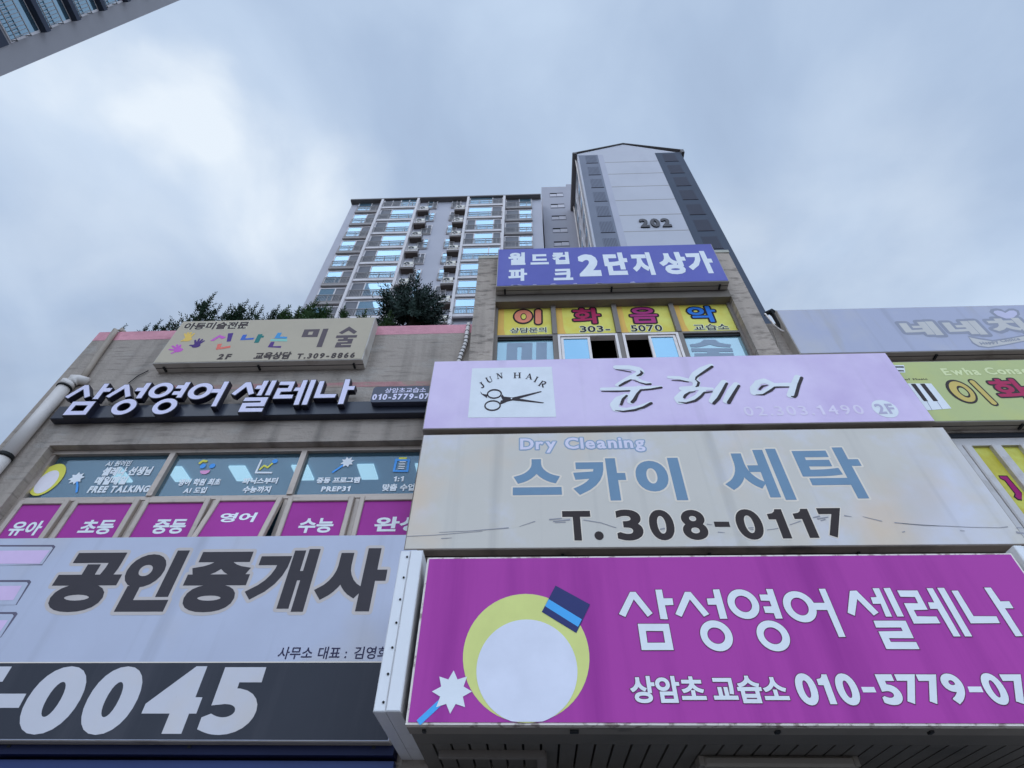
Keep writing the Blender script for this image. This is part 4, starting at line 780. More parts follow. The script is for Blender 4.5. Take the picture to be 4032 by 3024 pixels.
for o_, i_, l_ in (([(-5.104,4.272),(-4.283,4.267),(-4.255,4.249),(-4.263,4.068),(-5.061,4.075)], [(-5.092,4.256),(-4.288,4.248),(-4.268,4.232),(-4.266,4.076),(-5.053,4.064)], [(-5.059,4.212),(-4.283,4.212),(-4.293,4.083),(-5.070,4.086)]),
                   ([(-4.853,3.934),(-4.285,3.932),(-4.259,3.914),(-4.253,3.713),(-4.790,3.716)], [(-4.839,3.915),(-4.295,3.912),(-4.275,3.896),(-4.260,3.713),(-4.786,3.711)], [(-4.809,3.875),(-4.317,3.879),(-4.307,3.753),(-4.816,3.750)]),
                   ([(-4.646,3.654),(-4.215,3.653),(-4.192,3.637),(-4.202,3.448),(-4.588,3.449)], [(-4.633,3.637),(-4.235,3.635),(-4.213,3.620),(-4.206,3.452),(-4.585,3.446)], [(-4.594,3.583),(-4.236,3.584),(-4.240,3.481),(-4.611,3.480)])):
    flat([o_], YS+.001, EDG, r_, 'logo_edge'); flat([i_], YS-.0005, AGF, r_, 'logo_band'); flat([l_], YS-.0015, LILP, r_, 'logo_fill')

# grey chicken restaurant sign on the right wing
r_ = sign('box_sign', 'long pale grey sign with a faded heart logo high on the right wing', 6.4, 4.5, 6.83)
NEF = mat('faded_grey_face', P(152, 168, 202), **FACE, var=.05, scale=.8, dark=(P(164, 176, 192), .7), thr=(.48, .7), dscale=.8)
overlay(NEF, P(148, 155, 158), .4, 1.2, (3, 1, .4), (.60, .75))
overlay(NEF, GRIME, .22, 1.3, (4, 1, .12), (.56, .76), 5)
signbox(r_, 3.222, 9.4, 6.822, 7.715, 4.47, 4.598, NEF)
YS = 4.464; NG = paint('faded_logo_grey', (128, 142, 168)); NL = paint('faded_logo_cream', (172, 184, 196))
for s_, bx in (('네', [(4.630,7.367),(5.056,7.131),(5.045,7.401),(4.700,7.123)]), ('네', [(5.155,7.374),(5.579,7.130),(5.456,7.397),(5.098,7.116)]), ('치', [(5.689,7.347),(6.129,7.120),(5.859,7.436),(5.704,7.126)])):
    text(s_, bx, YS, NL, r_, bold=.05, rim=(.045, NG))
hp = [(5.947,7.408),(5.871,7.490),(5.857,7.572),(5.906,7.629),(5.985,7.648),(6.037,7.629),(6.055,7.586),(6.135,7.635),(6.199,7.636),(6.233,7.591),(6.197,7.505),(6.088,7.424),(6.020,7.396)]
flat([hp], YS+.0017, NG, r_, 'heart_logo'); flat([[(5.973,7.428),(5.911,7.489),(5.902,7.561),(5.931,7.591),(5.978,7.600),(6.018,7.581),(6.038,7.544),(6.118,7.590),(6.172,7.593),(6.188,7.560),(6.162,7.507),(6.082,7.447),(6.028,7.426)]], YS+.0005, paint('faded_logo_lilac', (170, 182, 220)), r_, 'heart_logo_fill')
flat([[(5.323,7.105),(5.427,7.061),(5.567,7.012),(5.777,7.049),(6.031,7.107),(5.959,6.979),(5.671,6.908),(5.427,6.857),(5.327,6.887),(5.293,6.957)]], YS+.0015, NG, r_, 'ribbon_logo'); flat([[(5.324,7.072),(5.409,7.029),(5.550,6.984),(5.761,7.022),(6.013,7.079),(5.972,6.999),(5.684,6.928),(5.440,6.881),(5.349,6.907),(5.317,6.972)]], YS+.0005, NL, r_, 'ribbon_logo_fill')
text('Happy Choice', [(5.382,6.973),(5.887,6.957),(5.735,7.013),(5.693,6.944)], YS-.001, NG, r_, bold=.03, tilt=.16)

# yellow green music school sign below it
r_ = sign('box_sign', 'lime green sign with piano keys under the long pale grey sign', 6.4, 4.5, 5.69)
GRF = mat('lime_face', P(160, 182, 138), **FACE, var=.05, scale=.9, dark=(P(170, 186, 120), .8), thr=(.45, .68), dscale=.9)
signbox(r_, 3.6, 9.4, 5.692, 6.650, 4.47, 4.598, GRF)
YS = 4.464
flat([[(4.140,6.569),(4.298,6.565),(4.296,6.541),(4.129,6.546)], [(4.109,6.503),(4.270,6.498),(4.269,6.477),(4.099,6.481)]], YS-.001, BK, r_, 'lettering'); flat([[(4.150,6.591),(4.316,6.586),(4.271,6.459),(4.091,6.464)]], YS, LPW, r_, 'lettering_edging')
text('y of Music', [(4.146,6.342),(4.456,6.341),(4.322,6.361),(4.303,6.323)], YS, INKD, r_, bold=.02, gap=.12)
flat([[(4.098,6.281),(4.461,6.271),(4.470,5.881),(4.068,5.849)]], YS, LPW, r_, 'piano_keys'); flat([[(4.236,6.270),(4.287,6.270),(4.284,5.993),(4.241,5.995)], [(4.336,6.269),(4.387,6.269),(4.391,5.994),(4.341,5.992)]], YS-.001, BK, r_, 'piano_black_keys')
flat(stroke([(4.272,5.990),(4.258,5.863)], .006)+stroke([(4.378,5.990),(4.371,5.873)], .006), YS-.001, NG, r_, 'piano_key_gap')
text('Ewha Conse', [(4.683,6.448),(5.629,6.443),(5.201,6.520),(4.712,6.396)], YS, paint('fuzzy_white_print', (190, 212, 176)), r_, bold=.03, gap=.1)
OLV = paint('olive_ink', (176, 170, 105))
flat([disc(*ell([(4.577,6.214),(4.853,6.034),(4.721,6.327),(4.735,5.947)]), 40)], YS, BK, r_, 'lettering_edging'); flat(ring([(4.609,6.213),(4.832,6.048),(4.719,6.298),(4.736,5.973)], [(4.681,6.184),(4.786,6.082),(4.756,6.226),(4.728,6.037)]), YS-.001, OLV, r_, 'lettering'); flat([disc(*ell([(4.695,6.164),(4.770,6.095),(4.754,6.196),(4.729,6.063)]), 24)], YS-.001, GRF, r_, 'letter_eye')
flat(stroke([(4.916,6.290),(4.951,5.948)], .088, 'round'), YS+.0003, BK, r_, 'lettering_edging'); flat(stroke([(4.915,6.284),(4.950,5.952)], .055, 'round'), YS-.001, OLV, r_, 'lettering')
pts, tris = letters('화', .085, 3, rnd=True); b_ = [(5.050,6.277),(5.456,6.033),(5.218,6.346),(5.181,5.960)]; flat2(fit(pts, b_), tris, YS, BK, r_, 'lettering_edging')
a0, a1, c0, c1 = bb(pts); pts, tris = letters('화', .03, 3, rnd=True); flat2([(b_[0][0]+(p[0]-a0)/(a1-a0)*(b_[1][0]-b_[0][0]), b_[3][1]+(p[1]-c0)/(c1-c0)*(b_[2][1]-b_[3][1])) for p in pts], tris, YS-.001, MAROON, r_, 'lettering')

# ---------------------------------------------------------------- pipes and cables
dp = thing('downpipe', (-5.65, 4.5, 0), 'pale plastic downpipe running down the left corner of the concrete wall', 'drainpipe')
c1_ = [(-5.652,6.547),(-5.636,5.457)]
xp = -5.645
el = MB(); el.tube([(xp, 4.52, .2), (xp, 4.52, 5.43)], .071, 18); el.build('lower_pipe', PVC, dp, True)
el = MB(); el.tube([(xp, 4.52, 5.45), (xp, 4.52, 6.52)], .071, 18); el.build('upper_length', PVC, dp, True)
el = MB(); el.tube([(xp, 4.52, 5.415), (xp, 4.52, 5.465)], .078, 18); el.build('pipe_joint', RIV, dp, True)
el = MB(); el.tube([(xp, 4.52, 6.525), (xp, 4.52, 6.60), (xp+.02, 4.53, 6.66), (xp+.07, 4.55, 6.69), (xp+.16, 4.58, 6.69)], [.082, .082, .076, .062, .05], 18); el.build('pipe_elbow', PVC, dp, True)
el = MB(); el.tube([(xp, 4.52, 6.505), (xp, 4.52, 6.53)], .084, 18); el.build('elbow_ring', RIV, dp, True)
el = MB(); el.tube([(xp+.09, 4.555, 6.70), (xp+.06, 4.56, 6.9), (xp+.03, 4.555, 7.2), (xp+.0, 4.555, 7.55), (xp-.02, 4.56, 7.70), (xp+.0, 4.60, 7.77), (xp+.03, 4.7, 7.76)], .036, 12); el.build('overflow_pipe', PVCB, dp, True)
wc = thing('wrapped_hose', (-1.1, 4.5, 6.0), 'white taped hose with black bands beside the left concrete pillar', 'hose')
pth = [(*v_[:1], 4.55, v_[1]) for v_ in [(-0.824,7.662),(-0.823,7.457),(-0.823,7.299),(-0.840,7.171),(-0.865,7.047),(-0.882,6.902),(-0.888,6.784)]]
pth[0] = (pth[0][0], 4.62, 7.76)
el = MB(); el.tube(pth, .029, 10); el.build('hose_wrap', PVC, wc, True)
el = MB()
for i in range(len(pth)-1):
    for k in (.3, .8):
        a, b = Vector(pth[i]), Vector(pth[i+1]); p = a.lerp(b, k); d = (b-a).normalized(); el.tube([p, p+d*.016], .0315, 10)
el.build('black_bands', BLACKM, wc)
cb = thing('cable_bundle', (3.2, 4.5, 6.8), 'black cable bundle with a white wire hanging between the right pillar and grey sign', 'cables')
for r0, off in ((.032, 0), (.022, .035), (.018, -.03)):
    el = MB(); el.tube([(v_[0]+off*.6, 4.55-off*.5, v_[1]+off*.3) for v_ in [(3.138,7.754),(3.194,7.797),(3.232,7.733),(3.237,7.540),(3.260,7.395),(3.285,7.286)]], r0, 8); el.build('black_cable', BLACKM, cb, True)
el = MB(); el.tube([(v_[0], 4.53, v_[1]) for v_ in [(3.104,7.728),(3.121,7.630),(3.144,7.474),(3.192,7.372),(3.258,7.312)]], .011, 6); el.build('white_wire', WHITEF, cb, True)
sp_ = [(v_[0], 4.52, v_[1]) for v_ in [(3.283,7.311),(3.286,7.173),(3.291,7.047),(3.307,6.954)]]
el = MB(); el.tube(sp_, .030, 10); el.build('spiral_wrap', PVC, cb, True)
el = MB()
for i in range(3):
    for k in (.15, .5, .85):
        a, b = Vector(sp_[i]), Vector(sp_[i+1]); p = a.lerp(b, k); d = (b-a).normalized(); el.tube([p, p+d*.02], .033, 10)
el.build('spiral_band', BLACKM, cb)
el = MB(); el.tube([(v_[0], 4.59, v_[1]) for v_ in [(3.133,7.441),(3.120,7.275),(3.088,7.084),(3.087,6.991)]], .005, 5)
tag(el.build('wall_wire', PVCB), 'thin beige wire running down the wall right of the right pillar', 'cable')

# ---------------------------------------------------------------- planting on the roof
LEAF1 = mat('juniper_leaf', (0.030, 0.062, 0.032), .6, .3, var=.35, scale=9); LEAF2 = mat('dark_conifer_leaf', (0.026, 0.050, 0.036), .6, .3, var=.4, scale=7); LEAF3 = mat('bush_leaf', (0.060, 0.115, 0.038), .55, .3, var=.35, scale=8)
BARK = mat('twig_bark', (0.055, 0.04, 0.03), .9, .2, var=.2)
def spray(mb, p, d, ln, n, ll, rnd_):
    """a shoot: a stem set round with short pointed leaves"""
    d = d.normalized(); a = d.cross(Vector((.31, .2, .9))).normalized(); b = d.cross(a)
    for i in range(n):
        t = (i+.5)/n; q = p+d*ln*t; an = i*2.4+rnd_.random()*.6; out = a*math.cos(an)+b*math.sin(an)
        ld = (out+d*(.55+.5*t)).normalized(); L_ = ll*(1.05-.55*t)*(.8+.4*rnd_.random()); sd = ld.cross(d).normalized()*L_*.17
        mb.add([q, q+ld*L_*.45+sd, q+ld*L_, q+ld*L_*.45-sd], [(0, 1, 2, 3)])
def shrub(name, base, shoots, m, label, cat, group, ll=.085):
    """shoots: (x, top z) of leaders, each a spire of side shoots"""
    rr = random.Random(int(abs(base[0])*1000)); rt0_ = thing(name, base, label, cat, group); fo = MB(); st = MB()
    for x, zt_, bush in shoots:
        b0 = Vector((x, base[1]+rr.uniform(-.12, .12), base[2])); top = Vector((x+rr.uniform(-.02, .02), b0.y, zt_)); H_ = (top-b0).length
        st.tube([b0, b0.lerp(top, .5), top], [.012, .008, .003], 5)
        spray(fo, b0.lerp(top, .25), top-b0, H_*.77, int(H_*70), ll, rr)
        n = int(H_*19*bush)
        for k in range(n):
            t = .12+.76*rr.random(); q = b0.lerp(top, t); an = rr.uniform(0, 6.28); dd = Vector((math.cos(an), math.sin(an)*.8, .75+.6*t)); l_ = H_*(.26*(1-t)+.05)*rr.uniform(.7, 1.2)
            spray(fo, q, dd, l_, int(9+l_*55), ll*.85, rr)
    fo.build('foliage', m, rt0_); st.build('stem', BARK, rt0_)
    return rt0_
YR = 5.0
def rx(p): return p
SH = [(-4.752,8.060),(-4.627,8.022),(-4.688,8.536),(-4.578,8.505),(-4.384,8.195),(-4.250,8.224),(-4.140,8.186),(-4.146,8.339),(-4.098,8.416),(-3.991,8.403),(-3.802,8.190),(-3.686,8.262),(-3.623,8.285),(-3.515,8.196),(-3.381,8.149),(-3.233,8.186),(-3.157,8.396),(-3.012,8.287),(-2.858,8.230)]
k_ = YR/4.6
SH = [(x*k_, 1.6+(z-1.6)*k_) for x, z in SH]
GRP = 'junipers along the parapet'
base_z = 7.15
for nm, ids, bush, lab in (('juniper', (0, 1), .6, 'low juniper tips at the left end above the cream art sign'), ('juniper', (2, 3, 4), .8, 'tallest juniper with two slender spires above the cream art sign'), ('juniper', (5, 6), 1.2, 'small juniper just right of the two slender spires'),
                           ('juniper', (7, 8, 9), 1.1, 'juniper with three pointed leaders above the middle of the cream sign'), ('juniper', (10, 11, 12, 13), 1.0, 'airy juniper with rounded top left of the green bush')):
    sh_ = [(SH[i][0], SH[i][1], bush) for i in ids]; shrub(nm, (sum(s_[0] for s_ in sh_)/len(sh_), YR, base_z), sh_, LEAF1, lab, 'shrub', GRP)
sh_ = [(SH[i][0], SH[i][1]-.02, 1.9) for i in (14, 15, 16, 17, 18)]+[(SH[15][0]+.35*k, SH[18][1]-.06*k, 1.8) for k in (1, 2, 3, 4)]
shrub('green_bush', (sum(s_[0] for s_ in sh_)/len(sh_), YR, base_z), sh_, LEAF3, 'dense green bush over the right half of the cream art sign', 'shrub', None, .095)
lo_ = [(-5.510,7.755),(-5.445,7.802),(-5.368,7.828),(-5.284,7.839),(-5.172,7.792),(-5.084,7.832),(-5.045,7.903),(-4.979,7.916),(-4.912,7.928),(-4.838,7.882)]
lo_ = [(x*k_, 1.6+(z-1.6)*k_, .5) for x, z in lo_]
shrub('creeping_plant', (lo_[5][0], YR, base_z), lo_, LEAF1, 'low creeping plant along the parapet between the downpipe and the cream sign', 'plant', None, .075)
# round dark conifer
def conifer(c, rx_, rz, label):
    rr = random.Random(5); t0 = thing('round_conifer', (c[0], c[1], 7.15), label, 'tree'); fo = MB(); tr = MB()
    cc = Vector(c); tr.tube([(c[0], c[1], 7.15), (c[0]+.03, c[1], c[2]), (c[0]+.02, c[1], c[2]+rz*.7)], [.07, .05, .01], 8)
    for k in range(14):
        an = k*2.4; el_ = -.3+1.5*(k/14); e_ = cc+Vector((math.cos(an)*rx_*.8, math.sin(an)*rx_*.8, math.sin(el_)*rz*.7)); tr.tube([Vector((c[0], c[1], c[2]-.2+.05*k)), e_], [.025, .006], 5)
    for k in range(620):
        u = rr.random()**.45; an = rr.uniform(0, 6.283); zc = rr.uniform(-.75, 1); rr_ = math.sqrt(max(0, 1-zc*zc))
        dirn = Vector((math.cos(an)*rr_, math.sin(an)*rr_, zc)); lump = 1+.14*math.sin(5*an+zc*6)+.10*math.sin(11*an-zc*4)
        p = cc+Vector((dirn.x*rx_, dirn.y*rx_, dirn.z*rz))*u*lump*.86
        spray(fo, p, dirn+Vector((0, 0, .45)), rr.uniform(.14, .26), 15, .088, rr)
    fo.build('crown', LEAF2, t0); tr.build('trunk', BARK, t0)
kt = 5.4
conifer((-.353*kt, kt, 1.6+1.375*kt), .52, .56, 'round dark conifer behind the pink parapet left of the concrete pillar')

# ---------------------------------------------------------------- far buildings
AW = mat('apartment_paint', P(158, 172, 196), .8, .2, var=.04, scale=.25); AW2 = mat('apartment_white_trim', P(186, 198, 216), .7, .25, var=.04, scale=.4); AGR = mat('apartment_grey_trim', P(136, 144, 156), .8, .2, var=.06, scale=.4)
AEV = mat('eave_slate', P(92, 98, 108), .7, .3, var=.08, scale=.5); GB = glassy('bright_glazing', (0.56, 0.76, 0.90), (.22, .38, .48), gloss=.56); GD = mat('insect_screen', P(98, 108, 124), .6, .3, var=.12, scale=.6); RL = mat('railing_steel', P(126, 134, 146), .5, .4, var=.06)
ACW = mat('cooler_casing', P(206, 208, 212), .5, .35, var=.04, scale=2); ACF = mat('cooler_fan', (0.045, 0.05, 0.055), .6, .3, var=.2, scale=14)
YA = 27.3
ap = thing('apartment_block', (-9, 33, 0), 'pale apartment slab with rows of balconies and cooler racks behind the shops', 'apartment building')
xa, xb = -.7023*YA, .0549*YA; ZA = 60.05
w = MB(); w.box(xa, xb, YA, YA+11, 0, ZA); w.build('wall', AW, ap)
w = MB(); w.bev(xa-.05, xb-.05, YA-.55, YA+11.3, ZA+.0, ZA+.24, .03); w.build('eave', AEV, ap)
w = MB(); w.box(xa, xb, YA+.2, YA+10.6, ZA+.24, ZA+.9); w.build('roof_parapet', AGR, ap)
ST = 2.8
bays = (-.5728*YA, -.4300*YA), (-.2318*YA, -.0900*YA)
YBAY = YA-.32
for a, b in bays:
    m_ = MB()
    m_.box(a-.12, a+.12, YBAY-.25, YA-.002, 34, ZA-.01); m_.box(b-.12, b+.12, YBAY-.25, YA-.002, 34, ZA-.01); m_.build('bay_fin', AW2, ap)
def railing(x0, x1, y, z, parent, h=1.05, sp=.13):
    m_ = MB(); m_.box(x0, x1, y-.03, y+.03, z+h-.075, z+h); m_.box(x0, x1, y-.02, y+.02, z+.06, z+.12); n = int((x1-x0)/sp)
    for k in range(n+1):
        x = x0+.01+(x1-x0-.02)*k/n; wd = .04 if k % 8 == 0 else .015; m_.box(x-wd, x+wd, y-.010, y+.010, z+.0, z+h-.075)
    return m_.build('railing', RL, parent)
def window(x0, x1, y, z0, z1, cells, rail=True, slab=AW2, slabh=.34):
    """cells: list of (share of width, 'b' bright | 'd' screened)"""
    f = MB(); t = .10
    f.box(x0, x1, y-.05, y+.02, z1-t, z1); f.box(x0, x1, y-.05, y+.02, z0, z0+t); x = x0; tot = sum(c_[0] for c_ in cells)
    br = MB(); dk_ = MB()
    for i, (sh, kd) in enumerate(cells):
        x2 = x+(x1-x0)*sh/tot; f.box(x, x+t, y-.05, y+.02, z0+t, z1-t)
        if kd == 'b': br.box(x+t, x2, y-.02, y-.012, z0+t, z1-t)
        else: dk_.box(x+t, x2, y-.008, y-.002, z0+t, z1-t)
        x = x2
    f.box(x1-t, x1, y-.055, y+.02, z0+t, z1-t)
    fo = f.build('window', AW2, ap)
    if br.v: br.build('glazing', GB, fo)
    if dk_.v: dk_.build('screen', GD, fo)
    if slab: MB().bev(x0-.02, x1+.02, y-.16, y+.02, z0-slabh, z0-.005, .02).build('sill_slab', slab, fo)
    if rail: railing(x0+.03, x1-.03, y-.12, z0, fo)
rr = random.Random(11)
c1p = ['ddbb', 'dB', 'dB', 'dB', 'dB', 'dB', 'dB', 'dB']; c2p = ['Bd', 'Bd', 'dBd', 'dBd', 'Bb', 'Bd', 'Bb', 'Bb']; c3p = ['db', 'db', 'db', 'db', 'db', 'db', 'bb', 'db']; c0p = ['bd']*8
CW = {'d': (1.0, 'd'), 'b': (1.0, 'b'), 'B': (2.1, 'b')}
acs = thing('cooler_unit', (-11, 26.7, 50), 'white air conditioner on the top rack of the left column', 'air conditioner', 'air conditioners on the apartment racks')
def cooler_parts(root):
    o = root.location; c_ = MB(); c_.bev(o.x-.42, o.x+.42, o.y-.16, o.y+.16, o.z, o.z+.78, .02); cs = c_.build('casing', ACW, root)
    f_ = MB(); f_.tube([(o.x-.12, o.y-.165, o.z+.42), (o.x-.12, o.y-.172, o.z+.42)], .27, 24); fn = f_.build('fan_grille', ACF, root)
    f_ = MB(); f_.tube([(o.x-.12, o.y-.1735, o.z+.42), (o.x-.12, o.y-.178, o.z+.42)], .055, 12); f_.build('fan_hub', ACW, fn)
cooler_parts(acs)
ORD = ('top', 'second', 'third', 'fourth', 'fifth', 'sixth', 'seventh', 'eighth'); used = False
for i in range(8):
    zf = 1.6+(2.0756-.1026*i)*YA-.02           # floor line of this storey
    if i == 0: zf += .0
    window(bays[0][0]+.14, bays[0][1]-.14, YBAY, zf+.10, zf+2.42, [CW[c_] for c_ in c1p[i]])
    window(bays[1][0]+.14, bays[1][1]-.14, YBAY, zf+.10, zf+2.42, [CW[c_] for c_ in c2p[i]])
    window(-.672*YA, bays[0][0]-.16, YA-.06, zf-.15, zf+1.95 if i == 0 else zf+2.05, [(1.2, 'b'), (1, 'd')], slab=AGR)
    window(bays[1][1]+.16, .017*YA, YA-.06, zf-.15, zf+1.95 if i == 0 else zf+2.05, [CW[c_] for c_ in c3p[i]], slab=AGR)
    kd = 'd' if i in (0, 2, 4, 7) else 'b'; window(-.394*YA, -.3545*YA, YA-.05, zf+.15, zf+2.05, [(1, rr.choice('db')), (1, kd)], slab=None)
    kd = 'd' if i in (0, 1, 6) else 'b'; window(-.2985*YA, -.262*YA, YA-.05, zf+.15, zf+2.05, [(1, kd), (1, 'd')], slab=None)
    for side, xc in (('left', -.4085*26.8), ('right', -.263*26.8)):
        x0, x1 = xc-.56, xc+.56; zr = zf-1.08
        m_ = MB(); m_.box(x0, x1, 26.74, YA-.005, zr-.34, zr-.02); rk = m_.build('cooler_rack', mat('rack_underside', P(78, 78, 82), .8, .2, var=.08), ap)
        m_ = MB(); m_.box(x0-.03, x1+.03, 26.73, 26.77, zr-.02, zr+.07); m_.box(x0-.03, x1+.03, 26.73, 26.77, zr+.40, zr+.45)
        for k in range(5): x = x0+(x1-x0-.04)*k/4; m_.box(x, x+.05, 26.735, 26.765, zr+.07, zr+.40)
        for x in (x0-.03, x1): m_.box(x, x+.03, 26.77, YA-.01, zr+.40, zr+.45); m_.box(x, x+.03, 26.77, YA-.01, zr-.02, zr+.05)
        m_.build('rack_rail', AW2, rk)
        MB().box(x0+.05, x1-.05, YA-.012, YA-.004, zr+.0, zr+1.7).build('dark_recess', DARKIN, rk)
        lab = f'white air conditioner on the {ORD[i]} rack down of the {side} column'
        if not used: o_ = acs; used = True
        else: o_ = copy_tree(acs)
        o_['label'] = lab; o_.location = (xc, 26.97+rr.uniform(-.03, .03), zr+.24)
# stair tower
stt = thing('stair_tower', (4, 33, 0), 'plain grey stair tower with small paired windows between the slab and the gabled tower', 'stair tower')
Ys = 28.4; AST = mat('stair_render', P(140, 152, 174), .85, .2, var=.05, scale=.3); z_ = lambda q: 1.6+q*Ys
w = MB(); w.box(.0589*Ys, .16*Ys, Ys, Ys+8, 0, z_(2.2525)); w.box(.16*Ys, .24*Ys, Ys, Ys+8, 0, z_(2.274)); w.build('wall', AST, stt)
for i in range(6):
    zt_ = z_(2.193-.0975*i); x0, x1 = .0895*Ys, .1445*Ys; xm = (x0+x1)/2
    f = MB(); f.box(x0, x1, Ys-.03, Ys-.002, zt_-1.0, zt_); fo = f.build('stair_window', mat('stair_surround', P(132, 144, 166), .85, .2, var=.05), stt)
    MB().box(x0+.04, x1-.04, Ys-.045, Ys-.032, zt_-.32, zt_-.03).build('dark_opening', DARKIN, fo)
    MB().box(x0+.05, xm-.03, Ys-.06, Ys-.033, zt_-.92, zt_-.34).build('light_panel', mat('stair_panel', P(164, 176, 198), .7, .2, var=.04), fo); MB().box(xm+.03, x1-.05, Ys-.06, Ys-.033, zt_-.92, zt_-.24).build('light_panel', mat('stair_panel', P(164, 176, 198), .7, .2, var=.04), fo)
# gabled tower
tw = thing('gabled_tower', (10, 28, 0), 'tall gabled apartment tower numbered 202 rising above the blue sign', 'apartment building')
Yg = 22.4; zg = lambda q: 1.6+q*Yg; xg = lambda q: q*Yg
GW = mat('gable_paint', P(160, 175, 198), .8, .2, var=.04, scale=.25, dark=(P(146, 160, 184), .4), thr=(.55, .75), dscale=.35, dstretch=(1, 1, .5)); GGR = mat('gable_grey', P(106, 120, 144), .8, .2, var=.07, scale=.4); GLS = mat('gable_light_stripe', P(152, 166, 192), .8, .2, var=.04, scale=.4); GDK = mat('gable_dark', P(64, 77, 98), .8, .2, var=.05, scale=.3)
zE = zg(2.590); xl_, xr_ = xg(.2277), xg(.6890); xm_ = xg(.4491); zR = zg(2.690)
w = MB(); n_ = len(w.v)
w.prism([(xl_, 0), (xr_, 0), (xr_, zE-.5), (xm_, zR), (xl_, zE)], Yg, Yg+16); w.build('wall', GW, tw)
rf = MB(); rf.prism([(xl_-.45, zE+.02), (xm_, zR+.05), (xr_+.35, zE-.02), (xr_+.35, zE+.08), (xm_, zR+.15), (xl_-.45, zE+.12)], Yg-.12, Yg+16.2)
rf.build('roof', AEV, tw)
w = MB(); w.box(xl_-.42, xl_-.02, Yg-.2, Yg+16, zE-.3, zE+.0); w.box(xr_+.02, xr_+.33, Yg-.2, Yg+16, zE-.75, zE-.05); w.build('gutter_board', AEV, tw)
w = MB(); w.box(xm_-.75, xm_-.05, Yg+.9, Yg+1.6, zR, zR+.75); w.build('roof_vent', AW2, tw)
top_ = zg(2.575)
w = MB(); w.box(xg(.2345), xg(.3195), Yg-.012, Yg-.002, 20, top_); w.build('grey_band', GGR, tw)
w = MB(); w.box(xg(.3195), xg(.343), Yg-.010, Yg-.002, 20, top_); w.build('light_band', GLS, tw)
w = MB(); w.box(xg(.5755), xr_+.012, Yg-.012, Yg-.002, 14, top_+.02); w.box(xr_+.002, xr_+.012, Yg-.002, Yg+16, 14, zE-.8); w.build('dark_band', GDK, tw)
JM = mat('joint_grey', P(140, 148, 160), .85, .2, var=.1, scale=3); LG = mat('louvre_grey', P(82, 94, 116), .8, .2, var=.05); LD = mat('louvre_dark', P(60, 64, 80), .8, .2, var=.05)
for i in range(8):
    z = zg(2.4862-.1250*i); w = MB(); w.box(xg(.3435), xg(.5750), Yg-.008, Yg-.001, z-.05, z+.05); w.build('storey_joint', JM, tw)
for i in range(9):
    for x0, x1, zt_, m1, m2 in ((.2625, .3105, 2.566, LG, GGR), (.604, .6605, 2.560, LD, GDK)):
        za_, zb_ = zg(zt_-.1250*i), zg(zt_-.083-.1250*i)
        w = MB(); w.box(xg(x0), xg(x1), Yg-.016, Yg-.0125, zb_, za_); lo = w.build('louvre', m1, tw); w = MB()
        for k in range(9): x = xg(x0)+(xg(x1)-xg(x0))*(k+.2)/9; w.box(x, x+.055, Yg-.03, Yg-.0165, zb_+.03, za_)
        w.build('louvre_slats', m2, lo); MB().box(xg(x0)-.03, xg(x1)+.05, Yg-.05, Yg-.0125, zb_-.06, zb_).build('louvre_sill', LD, lo)
text('202', [(xg(.4079), 0), (xg(.5196), 0), (0, zg(1.947)), (0, zg(1.8834))], Yg-.11, mat('numeral_face', P(70, 74, 84), .6, .3, var=.05), tw, 'numerals', bold=.05, gap=.10, depth=.105, side=mat('numeral_side', (.02, .02, .024), .6, .3, var=.05))
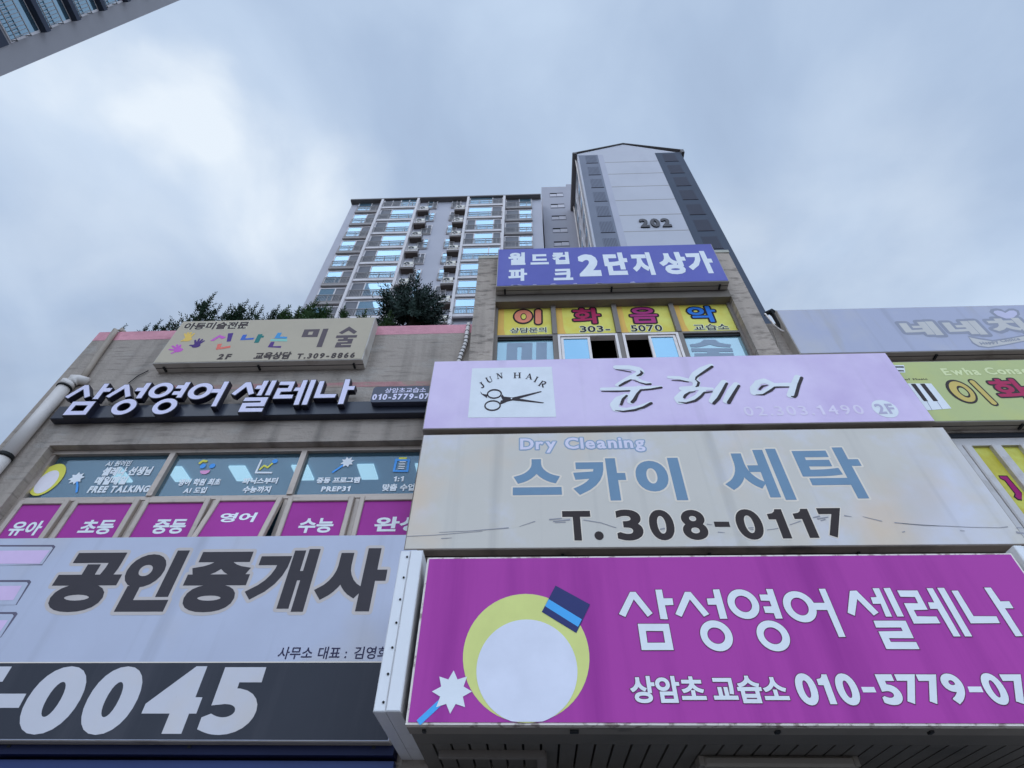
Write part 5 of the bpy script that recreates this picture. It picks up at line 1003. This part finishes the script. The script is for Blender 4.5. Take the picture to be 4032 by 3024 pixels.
for i in range(9):
    zb_ = zg(2.50-.125*i)
    for k in range(5):
        y = Yg+.9+3.0*k; w = MB(); w.box(xl_-.05, xl_-.002, y, y+1.9, zb_-1.0, zb_+.55); fo = w.build('side_window', AW2, tw)
        MB().box(xl_-.062, xl_-.051, y+.1, y+.95, zb_-.9, zb_+.45).build('glazing', GB, fo); MB().box(xl_-.060, xl_-.051, y+1.0, y+1.8, zb_-.9, zb_+.45).build('screen', GD, fo)
for k in range(3):
    y = Yg+.45+5*k; w = MB(); w.tube([(xl_-.12, y, 10), (xl_-.12, y, zE-.3)], .07, 8); w.build('drain_pipe', PVC, tw)
# left tower, close on the left
lt = thing('grey_tower', (-29, -2, 0), 'tall grey apartment tower leaning in at the top left corner', 'apartment building')
XT = -25.5; yt = .2735*25.5
LTW = mat('grey_tower_paint', P(136, 146, 162), .8, .2, var=.05, scale=.3); LTD = mat('grey_tower_dark', P(52, 62, 82), .7, .2, var=.08, scale=.3)
w = MB(); w.box(XT-12, XT, -14, yt, 0, 78); w.build('wall', LTW, lt)
y0_, y1_ = .2325*25.5, .2325*25.5-3.6; rrr = random.Random(3)
GLT = glassy('tower_glazing', (.55, .75, .85), (.08, .14, .18), gloss=.5)
z = lambda q: 1.6+q*25.5
def lrail(a, b, parent):
    m_ = MB(); y = y0_-.05; m_.box(XT+.30, XT+.34, y1_, y, a, a+.05); m_.box(XT+.30, XT+.34, y1_, y, b-.05, b); m_.box(XT+.05, XT+.34, y-.05, y, a, a+.05); m_.box(XT+.05, XT+.34, y-.05, y, b-.05, b); k = y
    while k > y1_: m_.box(XT+.31, XT+.33, k-.03, k, a+.05, b-.05); k -= .17
    m_.build('railing', RL, parent)
for i in range(-1, 7):
    zz = 1.36+.11*i; a, b = z(zz), z(zz+.045)
    w = MB(); w.box(XT+.004, XT+.05, y1_, y0_, z(zz-.003), z(zz+.089)); fo = w.build('window', AW2, lt)
    MB().box(XT+.051, XT+.06, y1_, y0_-.12, z(zz), z(zz+.086)).build('glazing', GLT, fo)
    w = MB(); w.box(XT+.004, XT+.38, y1_, y0_+.02, z(zz+.0895), z(zz+.104)); w.build('dark_slab', LTD, fo)
    lrail(a, b, fo)
w = MB(); w.box(XT+.004, XT+.07, y1_, y0_+.02, z(1.118), z(1.2385)); w.build('dark_panel', LTD, lt)
